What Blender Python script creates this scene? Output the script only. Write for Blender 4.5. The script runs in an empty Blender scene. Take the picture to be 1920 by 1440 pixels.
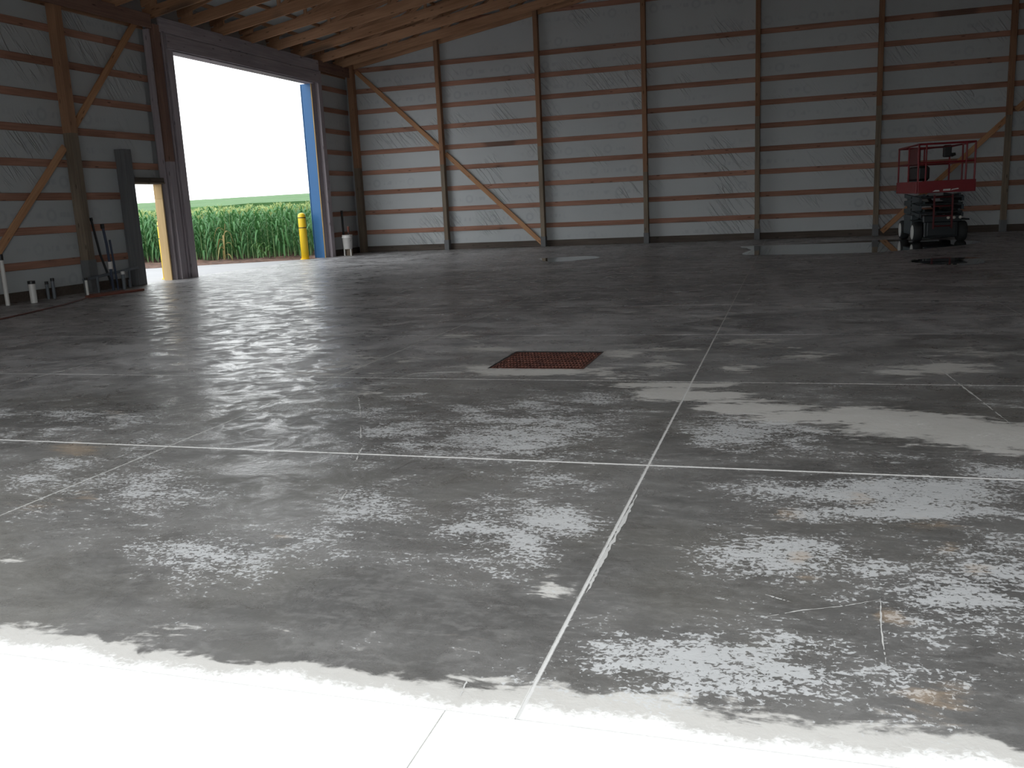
import bpy, bmesh, math, random
import numpy as np
from mathutils import Vector, Matrix

random.seed(7)
RNG = np.random.default_rng(7)
C = bpy.context.scene.collection
SC = bpy.context.scene

# ------------------------------------------------------------------ camera, sky, exposure
cam_d = bpy.data.cameras.new('camera')
cam = bpy.data.objects.new('camera', cam_d)
C.objects.link(cam)
cam_d.sensor_width = 36.0
cam_d.lens = 1693.476 / 1920 * 36.0
cam_d.clip_start = 0.05
cam_d.clip_end = 2000
YAW, PITCH, ROLL = -0.30374, -0.19767, -0.04778
_f = Vector((math.sin(YAW) * math.cos(PITCH), math.cos(YAW) * math.cos(PITCH), math.sin(PITCH)))
_r0 = Vector((math.cos(YAW), -math.sin(YAW), 0))
_u0 = _r0.cross(_f)
_r = math.cos(ROLL) * _r0 + math.sin(ROLL) * _u0
_u = -math.sin(ROLL) * _r0 + math.cos(ROLL) * _u0
cam.matrix_world = Matrix(((_r.x, _u.x, -_f.x, 13.06844), (_r.y, _u.y, -_f.y, -26.29733),
                           (_r.z, _u.z, -_f.z, 1.31909), (0, 0, 0, 1)))
SC.camera = cam

world = bpy.data.worlds.new('overcast_sky')
SC.world = world
world.use_nodes = True
SKY = 3.05
world.node_tree.nodes['Background'].inputs['Color'].default_value = (0.955, 0.985, 1.0, 1)
world.node_tree.nodes['Background'].inputs['Strength'].default_value = SKY

SC.view_settings.view_transform = 'Standard'
SC.view_settings.look = 'None'
SC.view_settings.exposure = 0.0
SC.view_settings.gamma = 1.0
SC.view_settings.use_curve_mapping = False
SC.cycles.max_bounces = 14
SC.cycles.diffuse_bounces = 8
SC.cycles.glossy_bounces = 4
SC.cycles.transparent_max_bounces = 8
SC.cycles.sample_clamp_indirect = 6.0

# ------------------------------------------------------------------ dimensions (metres)
WIDTH = 21.35            # across the gable
LENGTH = 24.4            # along the eaves, the back wall stands at y = 0
EAVE = 5.5               # underside of trusses at the eave
SLOPE = 0.168            # rise of the bottom chords
TOP_SLOPE = 0.30
RIDGE_X = WIDTH / 2
GIRT_Z = [0.6185 + 0.609 * i for i in range(8)]
DOOR_Y0, DOOR_Y1, DOOR_H = -8.53, -2.30, 4.90     # big opening in the left wall
WALK_Y0, WALK_Y1, WALK_H = -10.29, -9.33, 2.07    # walk-through opening beside it

# ------------------------------------------------------------------ helpers
WM = {}                  # world matrix of every object, known before the depsgraph updates
MESHES = {}


def link(o, parent=None, M=None):
    M = M or Matrix.Identity(4)
    C.objects.link(o)
    if parent is not None:
        o.parent = parent
        o.matrix_local = WM[parent.name].inverted() @ M
    else:
        o.matrix_world = M
    WM[o.name] = M
    return o


def tag(o, label=None, cat=None, group=None, kind=None):
    if label: o['label'] = label
    if cat: o['category'] = cat
    if group: o['group'] = group
    if kind: o['kind'] = kind
    return o


def empty(name, loc=(0, 0, 0), rz=0.0):
    o = bpy.data.objects.new(name, None)
    o.empty_display_size = 0.2
    return link(o, None, Matrix.Translation(loc) @ Matrix.Rotation(rz, 4, 'Z'))


class MB:
    """collects polygons, then links them as one mesh object"""
    def __init__(self):
        self.v, self.f = [], []

    def add(self, vs, fs):
        n = len(self.v)
        self.v += [tuple(v) for v in vs]
        self.f += [tuple(i + n for i in f) for f in fs]
        return self

    def box(self, lo, hi, c=0.0):
        x0, y0, z0 = lo
        x1, y1, z1 = hi
        if c <= 0:
            return self.add([(x0, y0, z0), (x1, y0, z0), (x1, y1, z0), (x0, y1, z0),
                             (x0, y0, z1), (x1, y0, z1), (x1, y1, z1), (x0, y1, z1)],
                            [(3, 2, 1, 0), (4, 5, 6, 7), (0, 1, 5, 4), (1, 2, 6, 5), (2, 3, 7, 6), (3, 0, 4, 7)])
        bm = bmesh.new()
        bmesh.ops.create_cube(bm, size=1.0)
        for v in bm.verts:
            v.co = Vector(((x0 + x1) / 2 + v.co.x * (x1 - x0), (y0 + y1) / 2 + v.co.y * (y1 - y0),
                           (z0 + z1) / 2 + v.co.z * (z1 - z0)))
        bmesh.ops.bevel(bm, geom=list(bm.edges), offset=c, segments=1, affect='EDGES')
        bm.verts.index_update()
        self.add([v.co for v in bm.verts], [[v.index for v in f.verts] for f in bm.faces])
        bm.free()
        return self

    def bar(self, a, b, w, h, up=(0, 0, 1), ch=0.0):
        """a board from a to b, w across, h along up"""
        a, b = Vector(a), Vector(b)
        d = (b - a).normalized()
        s = d.cross(Vector(up)).normalized()
        u = s.cross(d)
        if ch > 0:
            pr = [(-w/2 + ch, -h/2), (w/2 - ch, -h/2), (w/2, -h/2 + ch), (w/2, h/2 - ch),
                  (w/2 - ch, h/2), (-w/2 + ch, h/2), (-w/2, h/2 - ch), (-w/2, -h/2 + ch)]
        else:
            pr = [(-w/2, -h/2), (w/2, -h/2), (w/2, h/2), (-w/2, h/2)]
        n = len(pr)
        vs = [a + s * x + u * y for x, y in pr] + [b + s * x + u * y for x, y in pr]
        fs = [(i, (i + 1) % n, n + (i + 1) % n, n + i) for i in range(n)]
        fs += [tuple(range(n - 1, -1, -1)), tuple(range(n, 2 * n))]
        return self.add(vs, fs)

    def tube(self, pts, r, n=10, caps=True):
        pts = [Vector(q) for q in pts]
        rs = r if isinstance(r, (list, tuple)) else [r] * len(pts)
        vs, fs = [], []
        ref = None
        for i, q in enumerate(pts):
            t = (pts[min(i + 1, len(pts) - 1)] - pts[max(i - 1, 0)])
            t = t.normalized() if t.length > 1e-9 else Vector((0, 0, 1))
            if ref is None:
                ref = Vector((1, 0, 0)) if abs(t.x) < 0.9 else Vector((0, 1, 0))
            s = t.cross(ref).normalized()
            u = s.cross(t)
            ref = -u.cross(t).cross(t) if False else ref
            vs += [q + (s * math.cos(2 * math.pi * k / n) + u * math.sin(2 * math.pi * k / n)) * rs[i] for k in range(n)]
        for i in range(len(pts) - 1):
            fs += [(i * n + k, i * n + (k + 1) % n, (i + 1) * n + (k + 1) % n, (i + 1) * n + k) for k in range(n)]
        if caps:
            fs += [tuple(range(n - 1, -1, -1)), tuple(range((len(pts) - 1) * n, len(pts) * n))]
        return self.add(vs, fs)

    def lathe(self, prof, n=24, c=(0, 0, 0), axis='Z'):
        vs, fs = [], []
        for r, z in prof:
            for k in range(n):
                a = 2 * math.pi * k / n
                p = (r * math.cos(a), r * math.sin(a), z)
                if axis == 'X': p = (p[2], p[0], p[1])
                if axis == 'Y': p = (p[0], p[2], p[1])
                vs.append((c[0] + p[0], c[1] + p[1], c[2] + p[2]))
        m = len(prof)
        for i in range(m - 1):
            fs += [(i * n + k, i * n + (k + 1) % n, (i + 1) * n + (k + 1) % n, (i + 1) * n + k) for k in range(n)]
        fs += [tuple(range(n - 1, -1, -1)), tuple(range((m - 1) * n, m * n))]
        return self.add(vs, fs)

    def mesh(self, name, mat, smooth=False):
        me = bpy.data.meshes.new(name)
        me.from_pydata(self.v, [], self.f)
        bm = bmesh.new()
        bm.from_mesh(me)
        bmesh.ops.recalc_face_normals(bm, faces=list(bm.faces))
        bm.to_mesh(me)
        bm.free()
        if smooth:
            for p in me.polygons: p.use_smooth = len(p.vertices) <= 4
        if mat: me.materials.append(mat)
        return me

    def build(self, name, mat, parent=None, M=None, smooth=False):
        return link(bpy.data.objects.new(name, self.mesh(name, mat, smooth)), parent, M)


def beam(name, a, b, w, h, mat, parent, up=(0, 0, 1), ch=0.006):
    """a timber from a to b; its length runs along local x so that the grain follows it; alike timbers share a mesh"""
    a, b = Vector(a), Vector(b)
    d = b - a
    L = d.length
    d.normalize()
    s = Vector(up).cross(d).normalized()
    u = d.cross(s)
    key = (round(L, 3), w, h, mat.name, ch)
    if key not in MESHES:
        MESHES[key] = MB().bar((0, 0, 0), (L, 0, 0), w, h, (0, 0, 1), ch).mesh(name, mat)
    M = Matrix(((d.x, s.x, u.x, a.x), (d.y, s.y, u.y, a.y), (d.z, s.z, u.z, a.z), (0, 0, 0, 1)))
    return link(bpy.data.objects.new(name, MESHES[key]), parent, M)


# ------------------------------------------------------------------ materials
MAT = {}


class NT:
    def __init__(self, name):
        self.m = bpy.data.materials.new(name)
        self.m.use_nodes = True
        self.t = self.m.node_tree
        self.b = self.t.nodes['Principled BSDF']
        MAT[name] = self.m

    def n(self, kind, **kw):
        nd = self.t.nodes.new(kind)
        for k, v in kw.items(): setattr(nd, k, v)
        return nd

    def set(self, sock, v):
        if hasattr(v, 'is_output'): self.t.links.new(v, sock)
        else: sock.default_value = v
        return self

    def math(self, op, a, b=None, c=None, clamp=False):
        nd = self.n('ShaderNodeMath', operation=op, use_clamp=clamp)
        self.set(nd.inputs[0], a)
        if b is not None: self.set(nd.inputs[1], b)
        if c is not None: self.set(nd.inputs[2], c)
        return nd.outputs[0]

    def mix(self, f, a, b):
        nd = self.n('ShaderNodeMix', data_type='RGBA')
        self.set(nd.inputs[0], f)
        for i, v in ((6, a), (7, b)):
            if isinstance(v, (tuple, list)) and len(v) == 3: v = (*v, 1)
            self.set(nd.inputs[i], v)
        return nd.outputs[2]

    def noise(self, vec, scale, detail=3.0, rough=0.5, dist=0.0):
        nd = self.n('ShaderNodeTexNoise')
        self.set(nd.inputs['Vector'], vec)
        nd.inputs['Scale'].default_value = scale
        nd.inputs['Detail'].default_value = detail
        nd.inputs['Roughness'].default_value = rough
        nd.inputs['Distortion'].default_value = dist
        return nd.outputs['Fac']

    def scaled(self, vec, s):
        nd = self.n('ShaderNodeMapping')
        self.set(nd.inputs['Vector'], vec)
        nd.inputs['Scale'].default_value = s
        return nd.outputs['Vector']

    def step(self, v, lo, hi):
        nd = self.n('ShaderNodeMapRange', interpolation_type='SMOOTHSTEP')
        self.set(nd.inputs['Value'], v)
        nd.inputs['From Min'].default_value = lo
        nd.inputs['From Max'].default_value = hi
        return nd.outputs['Result']

    def obj(self): return self.n('ShaderNodeTexCoord').outputs['Object']
    def pos(self): return self.n('ShaderNodeNewGeometry').outputs['Position']
    def rnd(self): return self.n('ShaderNodeObjectInfo').outputs['Random']

    def color(self, v):
        if isinstance(v, tuple) and len(v) == 3: v = (*v, 1)
        return self.set(self.b.inputs['Base Color'], v)

    def rough(self, v): return self.set(self.b.inputs['Roughness'], v)

    def bump(self, h, strength=0.3, dist=0.02):
        nd = self.n('ShaderNodeBump')
        self.set(nd.inputs['Height'], h)
        nd.inputs['Strength'].default_value = strength
        nd.inputs['Distance'].default_value = dist
        self.t.links.new(nd.outputs['Normal'], self.b.inputs['Normal'])
        return self


def wood(name, dark, light, rough=0.75, knots=True):
    k = NT(name)
    o = k.obj()
    r = k.rnd()
    shift = k.n('ShaderNodeVectorMath', operation='ADD')
    k.set(shift.inputs[0], o)
    cx = k.n('ShaderNodeCombineXYZ')
    k.set(cx.inputs[0], k.math('MULTIPLY', r, 37.0))
    k.set(cx.inputs[1], k.math('MULTIPLY', r, 11.0))
    k.set(shift.inputs[1], cx.outputs[0])
    v = shift.outputs[0]
    grain = k.noise(k.scaled(v, (1.2, 30, 30)), 1.0, 4, 0.6)
    broad = k.noise(k.scaled(v, (0.8, 3, 3)), 1.0, 2)
    f = k.math('ADD', k.math('MULTIPLY', grain, 0.55), k.math('MULTIPLY', broad, 0.45))
    f = k.math('ADD', k.step(f, 0.3, 0.7), k.math('MULTIPLY', k.math('SUBTRACT', r, 0.5), 0.5), clamp=True)
    c = k.mix(f, dark, light)
    if knots:
        vo = k.n('ShaderNodeTexVoronoi')
        k.set(vo.inputs['Vector'], k.scaled(v, (2.2, 9, 9)))
        vo.inputs['Scale'].default_value = 1.0
        kn = k.step(vo.outputs['Distance'], 0.16, 0.06)
        c = k.mix(k.math('MULTIPLY', kn, 0.7), c, tuple(x * 0.25 for x in dark))
        st = k.step(k.noise(k.scaled(v, (0.45, 1, 1)), 1.0, 1), 0.68, 0.74)
        c = k.mix(k.math('MULTIPLY', st, 0.6), c, (0.06, 0.055, 0.05))
    k.color(c).rough(rough)
    k.b.inputs['Specular IOR Level'].default_value = 0.3
    k.bump(grain, 0.25, 0.004)
    return k.m


wood('girt_wood', (0.28, 0.145, 0.10), (0.46, 0.25, 0.18))
wood('post_wood', (0.25, 0.135, 0.08), (0.39, 0.22, 0.13))
wood('treated_wood', (0.17, 0.135, 0.10), (0.29, 0.235, 0.175))
wood('hazed_door_post_wood', (0.32, 0.285, 0.305), (0.48, 0.43, 0.455))  # pale and purplish: lens haze around the doorway painted into the wood
wood('truss_wood', (0.34, 0.18, 0.10), (0.55, 0.32, 0.19))
wood('brace_wood', (0.40, 0.20, 0.10), (0.58, 0.33, 0.18))
wood('tan_lumber', (0.50, 0.34, 0.15), (0.64, 0.46, 0.24), knots=False)
wood('carrier_wood', (0.17, 0.10, 0.08), (0.28, 0.17, 0.13))
wood('weathered_wood', (0.12, 0.125, 0.13), (0.19, 0.195, 0.20), knots=False)
wood('red_lumber', (0.17, 0.06, 0.045), (0.27, 0.105, 0.075))
wood('skirt_wood', (0.075, 0.06, 0.05), (0.14, 0.115, 0.095))


def plain(name, col, rough=0.5, metal=0.0, var=0.12, scale=8.0, bump=0.0):
    k = NT(name)
    o = k.obj()
    nz = k.noise(o, scale, 4, 0.6)
    k.color(k.mix(nz, tuple(x * (1 - var) for x in col), tuple(min(1, x * (1 + var)) for x in col)))
    k.rough(k.math('ADD', rough - 0.06, k.math('MULTIPLY', nz, 0.12)))
    k.b.inputs['Metallic'].default_value = metal
    if bump: k.bump(nz, bump, 0.01)
    return k.m


plain('blue_steel', (0.012, 0.125, 0.33), 0.4, var=0.08)
plain('yellow_plastic', (0.95, 0.64, 0.025), 0.4, var=0.06)
plain('black_band', (0.02, 0.02, 0.02), 0.5)
plain('white_pvc', (0.72, 0.71, 0.68), 0.4, var=0.08)
plain('grey_pvc', (0.13, 0.15, 0.17), 0.45)
plain('grey_sleeve', (0.15, 0.155, 0.16), 0.6, var=0.25)
plain('black_pipe', (0.018, 0.02, 0.022), 0.4)
plain('blue_pipe', (0.04, 0.055, 0.09), 0.4)
plain('bucket_plastic', (0.66, 0.65, 0.63), 0.4, var=0.1)
plain('red_paint', (0.24, 0.013, 0.020), 0.42, var=0.2, scale=5)
plain('dark_red_paint', (0.12, 0.013, 0.016), 0.5, var=0.2, scale=5)
plain('grey_paint', (0.055, 0.075, 0.085), 0.45, var=0.25)
plain('dark_paint', (0.018, 0.024, 0.028), 0.45, var=0.3)
plain('rubber', (0.03, 0.033, 0.035), 0.75, var=0.3)
plain('rim_paint', (0.75, 0.75, 0.73), 0.35, var=0.1)
plain('lamp_lens', (0.7, 0.68, 0.6), 0.2)
plain('decal_white', (0.75, 0.74, 0.72), 0.4)
plain('black_plastic', (0.012, 0.012, 0.013), 0.45)
plain('siding', (0.40, 0.42, 0.43), 0.4, var=0.05)
plain('cord_rubber', (0.13, 0.045, 0.035), 0.6)

k = NT('rusty_iron')
o = k.pos()
n1 = k.noise(o, 14, 5, 0.65)
k.color(k.mix(k.step(n1, 0.35, 0.65), (0.065, 0.022, 0.016), (0.17, 0.062, 0.042))).rough(0.8)
k.bump(n1, 0.3, 0.004)


def sheet(name, horizontal, base=(0.535, 0.565, 0.575)):
    """white plastic-faced vapour barrier with its faint printed rings and word bars (too blurred in the photo to read)"""
    k = NT(name)
    p = k.pos()
    sp = k.n('ShaderNodeSeparateXYZ')
    k.set(sp.inputs[0], p)
    h, z = sp.outputs[horizontal], sp.outputs[2]
    row = k.math('FLOOR', k.math('DIVIDE', k.math('ADD', z, 0.1), 0.609))
    hz = k.math('ADD', h, k.math('MULTIPLY', row, 0.73))
    u = k.math('SUBTRACT', k.math('FRACT', k.math('DIVIDE', hz, 1.15)), 0.5)
    u = k.math('MULTIPLY', u, 1.15)
    w = k.math('SUBTRACT', k.math('FRACT', k.math('DIVIDE', k.math('ADD', z, 0.1), 0.609)), 0.62)
    w = k.math('MULTIPLY', w, 0.609)
    rad = k.math('SQRT', k.math('ADD', k.math('MULTIPLY', u, u), k.math('MULTIPLY', w, w)))
    ring = k.math('SUBTRACT', 1.0, k.step(k.math('ABSOLUTE', k.math('SUBTRACT', rad, 0.095)), 0.0, 0.055))
    bar = k.math('MULTIPLY',
                 k.math('SUBTRACT', 1.0, k.step(k.math('ABSOLUTE', w), 0.03, 0.07)),
                 k.math('SUBTRACT', 1.0, k.step(k.math('ABSOLUTE', k.math('SUBTRACT', k.math('ABSOLUTE', u), 0.36)), 0.12, 0.18)))
    ln = k.noise(k.scaled(p, (14, 14, 5)), 1.0, 2)
    bar = k.math('MULTIPLY', bar, k.step(ln, 0.40, 0.6))
    patch = k.step(k.noise(p, 0.55, 2), 0.42, 0.6)
    pr = k.math('MULTIPLY', k.math('MAXIMUM', ring, bar), k.math('MULTIPLY', patch, 0.22))
    c = k.mix(k.noise(p, 1.3, 3), tuple(x * 0.93 for x in base), tuple(x * 1.04 for x in base))
    c = k.mix(pr, c, (0.20, 0.23, 0.30))
    k.color(c).rough(0.5)
    # slack wrinkles running diagonally
    mp = k.n('ShaderNodeMapping')
    k.set(mp.inputs['Vector'], p)
    if horizontal == 0: mp.inputs['Rotation'].default_value = (0, math.radians(38), 0)
    else: mp.inputs['Rotation'].default_value = (math.radians(-35), 0, 0)
    wr = k.noise(k.scaled(mp.outputs[0], (7.5, 7.5, 0.8)), 1.0, 2, 0.5, 0.4)
    wr = k.math('MULTIPLY', k.step(k.math('ABSOLUTE', k.math('SUBTRACT', wr, 0.5)), 0.055, 0.0), k.step(k.noise(p, 0.75, 1), 0.52, 0.66))
    k.bump(k.math('ADD', wr, k.math('MULTIPLY', k.noise(p, 2.2, 2), 0.6)), 0.75, 0.022)
    return k.m


sheet('vapour_sheet_x', 0)
sheet('vapour_sheet_y', 1, (0.50, 0.53, 0.54))
plain('roof_sheet_white', (0.42, 0.45, 0.45), 0.55, var=0.08, scale=1.5)

# concrete: one recipe on world coordinates, so stains run on across the saw cuts
k = NT('slab_concrete')
p = k.pos()
at = k.n('ShaderNodeAttribute', attribute_name='stain')
sc = k.n('ShaderNodeSeparateColor')
k.set(sc.inputs[0], at.outputs['Color'])
effl, wash, rust, wet = sc.outputs[0], sc.outputs[1], sc.outputs[2], at.outputs['Alpha']
big = k.noise(p, 0.45, 4, 0.6, 0.6)
mid = k.noise(k.scaled(p, (1.0, 1.5, 1)), 2.3, 5, 0.65, 0.5)
fine = k.noise(p, 24, 4, 0.65)
fleck = k.noise(k.scaled(p, (1, 1.2, 1)), 46, 4, 0.64, 0.7)
streak = k.noise(k.scaled(p, (0.75, 1.0, 1)), 1.5, 6, 0.68, 1.2)
lace = k.noise(k.scaled(p, (0.8, 2.2, 1)), 7, 4, 0.65, 0.8)
speck = k.noise(p, 75, 2, 0.5)
tone = k.math('ADD', k.math('MULTIPLY', big, 0.55), k.math('MULTIPLY', mid, 0.45))
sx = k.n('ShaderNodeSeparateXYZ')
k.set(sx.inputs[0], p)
deep_lift = k.math('ADD', sx.outputs[1], k.math('MULTIPLY', big, 3.0))
deep_lift = k.math('ADD', deep_lift, k.math('MULTIPLY', k.math('MAXIMUM', k.math('SUBTRACT', 11.0, sx.outputs[0]), 0.0), 0.45))
deep_lift = k.step(deep_lift, -19.5, -14.5)                         # slab painted lighter further in and left, making up for daylight falling off
tone = k.math('SUBTRACT', tone, k.math('MULTIPLY', wet, 0.16))
c = k.mix(k.step(tone, 0.34, 0.66), (0.092, 0.090, 0.087), (0.225, 0.22, 0.213))
c = k.mix(k.math('MULTIPLY', k.step(k.math('ADD', k.math('MULTIPLY', lace, 0.6), k.math('MULTIPLY', fine, 0.4)), 0.46, 0.62), 0.4), c, (0.27, 0.265, 0.258))
c = k.mix(k.math('MULTIPLY', fine, 0.35), c, (0.17, 0.168, 0.162))
c = k.mix(k.math('MULTIPLY', k.step(k.noise(p, 0.9, 4, 0.6), 0.45, 0.65), 0.35), c, (0.165, 0.158, 0.138))
c = k.mix(k.math('MULTIPLY', deep_lift, 0.75), c, k.mix(k.step(k.math('ADD', k.math('MULTIPLY', tone, 0.35), k.math('MULTIPLY', streak, 0.65)), 0.40, 0.62), (0.185, 0.184, 0.193), (0.64, 0.637, 0.65)))  # streaky pale stains plus the brightening painted in for weak light
# smooth pale residue left by drying water
wj = k.math('ADD', wash, k.math('MULTIPLY', k.math('SUBTRACT', mid, 0.5), 1.1))
wj = k.math('ADD', wj, k.math('MULTIPLY', k.math('SUBTRACT', lace, 0.5), 1.2))
wj = k.math('ADD', wj, k.math('MULTIPLY', k.math('SUBTRACT', fine, 0.5), 0.45))
washf = k.step(wj, 0.25, 0.52)
c = k.mix(k.math('MULTIPLY', washf, 0.85), c, (0.60, 0.585, 0.555))
c = k.mix(k.step(k.math('ADD', wash, k.math('MULTIPLY', k.math('SUBTRACT', fleck, 0.5), 1.3)), 0.95, 1.4), c, (0.80, 0.795, 0.78))
# flecked white efflorescence
ej = k.math('ADD', k.math('MULTIPLY', effl, 0.36), k.math('MULTIPLY', k.math('SUBTRACT', mid, 0.5), 0.75))
ej = k.math('ADD', ej, k.math('MULTIPLY', k.math('SUBTRACT', lace, 0.5), 0.5))
ej = k.math('SUBTRACT', k.math('ADD', ej, k.math('SUBTRACT', fleck, 0.5)), k.math('MULTIPLY', wet, 0.16))
ej = k.math('ADD', ej, k.math('MULTIPLY', k.math('SUBTRACT', speck, 0.5), 0.25))
efff = k.step(ej, 0.188, 0.262)
c = k.mix(k.math('MULTIPLY', efff, 0.76), c, (0.56, 0.57, 0.575))
c = k.mix(k.math('MULTIPLY', k.step(k.math('ADD', rust, k.math('MULTIPLY', k.math('SUBTRACT', lace, 0.5), 1.8)), 0.3, 0.95), 0.36), c, (0.42, 0.29, 0.17))
# white saw dust smeared along the cuts
dust = core = None
for axis, at_, wdt, amt in ((0, 12.4, 0.045, 0.40), (0, 9.55, 0.04, 0.45), (1, -21.95, 0.02, 0.5), (1, -19.85, 0.03, 0.5), (0, 6.68, 0.03, 0.5)):
    d = k.math('ABSOLUTE', k.math('SUBTRACT', sx.outputs[axis], at_))
    e = k.math('SUBTRACT', 1.0, k.step(d, 0.005 if axis == 0 else 0.010, 0.0085 if axis == 0 else 0.015))
    e = k.math('MULTIPLY', e, {-21.95: 0.85, -19.85: 0.18, 12.4: 0.9, 9.55: 0.5, 6.68: 0.25}[at_])
    core = e if core is None else k.math('MAXIMUM', core, e)
    d = k.math('MULTIPLY', k.math('SUBTRACT', 1.0, k.math('DIVIDE', d, wdt), clamp=True), amt)
    dust = d if dust is None else k.math('MAXIMUM', dust, d)
dn = k.noise(p, 45, 3, 0.6)
dj = k.step(k.math('ADD', dust, k.math('MULTIPLY', k.math('SUBTRACT', dn, 0.5), 1.5)), 0.42, 0.62)
dj = k.math('MULTIPLY', dj, k.step(dust, 0.0, 0.1))
far = k.step(sx.outputs[1], -14.0, -21.0)
c = k.mix(k.math('MULTIPLY', dj, k.math('ADD', 0.25, k.math('MULTIPLY', far, 0.55))), c, (0.62, 0.615, 0.60))
c = k.mix(k.math('MULTIPLY', k.math('MULTIPLY', core, k.math('ADD', 0.2, k.math('MULTIPLY', far, 0.8))), k.step(k.noise(p, 6, 4, 0.7), 0.2, 0.5)), c, (0.66, 0.655, 0.64))
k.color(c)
film = k.step(k.noise(k.scaled(p, (1, 1.2, 1)), 3.2, 8, 0.78, 0.6), 0.42, 0.60)
ro = k.math('SUBTRACT', 0.52, k.math('MULTIPLY', film, 0.28))
ro = k.math('ADD', ro, k.math('MULTIPLY', k.math('MAXIMUM', efff, washf), 0.3), clamp=True)
k.rough(ro)
k.b.inputs['Specular IOR Level'].default_value = 0.5
chip = k.noise(p, 10.0, 5, 0.7, 0.4)
k.bump(k.math('ADD', k.math('MULTIPLY', mid, 0.08), k.math('ADD', k.math('MULTIPLY', chip, 0.6), k.math('MULTIPLY', fine, 0.3))), 0.4, 0.010)

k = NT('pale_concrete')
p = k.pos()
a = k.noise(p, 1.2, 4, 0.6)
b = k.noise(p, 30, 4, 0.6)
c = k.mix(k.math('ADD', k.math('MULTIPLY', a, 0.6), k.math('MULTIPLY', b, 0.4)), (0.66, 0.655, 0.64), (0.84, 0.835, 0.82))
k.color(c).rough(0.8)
k.bump(b, 0.2, 0.004)

k = NT('yard_concrete')
p = k.pos()
a = k.noise(k.scaled(p, (1, 2.2, 1)), 0.9, 4, 0.6)
c = k.mix(a, (0.21, 0.21, 0.228), (0.35, 0.35, 0.37))
k.color(c).rough(0.45)
k.bump(k.noise(p, 25, 3), 0.15, 0.004)

plain('saw_dust', (0.66, 0.655, 0.64), 0.9, var=0.15, scale=30)
plain('joint_dirt', (0.20, 0.195, 0.185), 0.9, var=0.4, scale=6)
plain('chalk_white', (0.52, 0.515, 0.50), 0.9, var=0.15, scale=40)

k = NT('brown_soil')
p = k.pos()
a = k.noise(p, 3, 5, 0.7)
k.color(k.mix(k.step(a, 0.35, 0.65), (0.045, 0.024, 0.017), (0.14, 0.08, 0.058))).rough(0.95)
k.bump(a, 0.8, 0.05)

k = NT('field_green')
p = k.pos()
a = k.noise(p, 0.05, 3, 0.6)
b = k.noise(k.scaled(p, (1, 0.35, 1)), 1.3, 4, 0.7)
f = k.math('ADD', k.math('MULTIPLY', a, 0.4), k.math('MULTIPLY', b, 0.6))
k.color(k.mix(k.step(f, 0.3, 0.7), (0.030, 0.098, 0.020), (0.052, 0.140, 0.032))).rough(0.8)
k.bump(b, 0.6, 0.4)


def leafy(name, lo, hi, rough=0.5, trans=0.25):
    k = NT(name)
    p = k.pos()
    r = k.rnd()
    a = k.noise(p, 3.0, 2)
    f = k.math('ADD', k.math('MULTIPLY', a, 0.8), k.math('MULTIPLY', k.math('SUBTRACT', r, 0.4), 0.4), clamp=True)
    c = k.mix(f, lo, hi)
    k.color(c).rough(rough)
    tr = k.n('ShaderNodeBsdfTranslucent')
    k.set(tr.inputs['Color'], c)
    ms = k.n('ShaderNodeMixShader')
    ms.inputs[0].default_value = trans
    k.t.links.new(k.b.outputs[0], ms.inputs[1])
    k.t.links.new(tr.outputs[0], ms.inputs[2])
    k.t.links.new(ms.outputs[0], k.t.nodes['Material Output'].inputs['Surface'])
    return k.m


leafy('corn_leaf', (0.034, 0.14, 0.045), (0.14, 0.34, 0.11))
leafy('corn_stalk', (0.16, 0.28, 0.11), (0.26, 0.38, 0.16), trans=0.1)
leafy('corn_tassel', (0.42, 0.52, 0.20), (0.62, 0.68, 0.33), 0.7)
leafy('dry_leaf', (0.30, 0.22, 0.09), (0.42, 0.36, 0.14), 0.7)
leafy('weed_leaf', (0.06, 0.16, 0.04), (0.14, 0.28, 0.07))

k = NT('puddle_water')
k.color((0.9, 0.95, 0.95)).rough(0.015)
k.b.inputs['Transmission Weight'].default_value = 1.0
k.b.inputs['IOR'].default_value = 1.33

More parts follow.
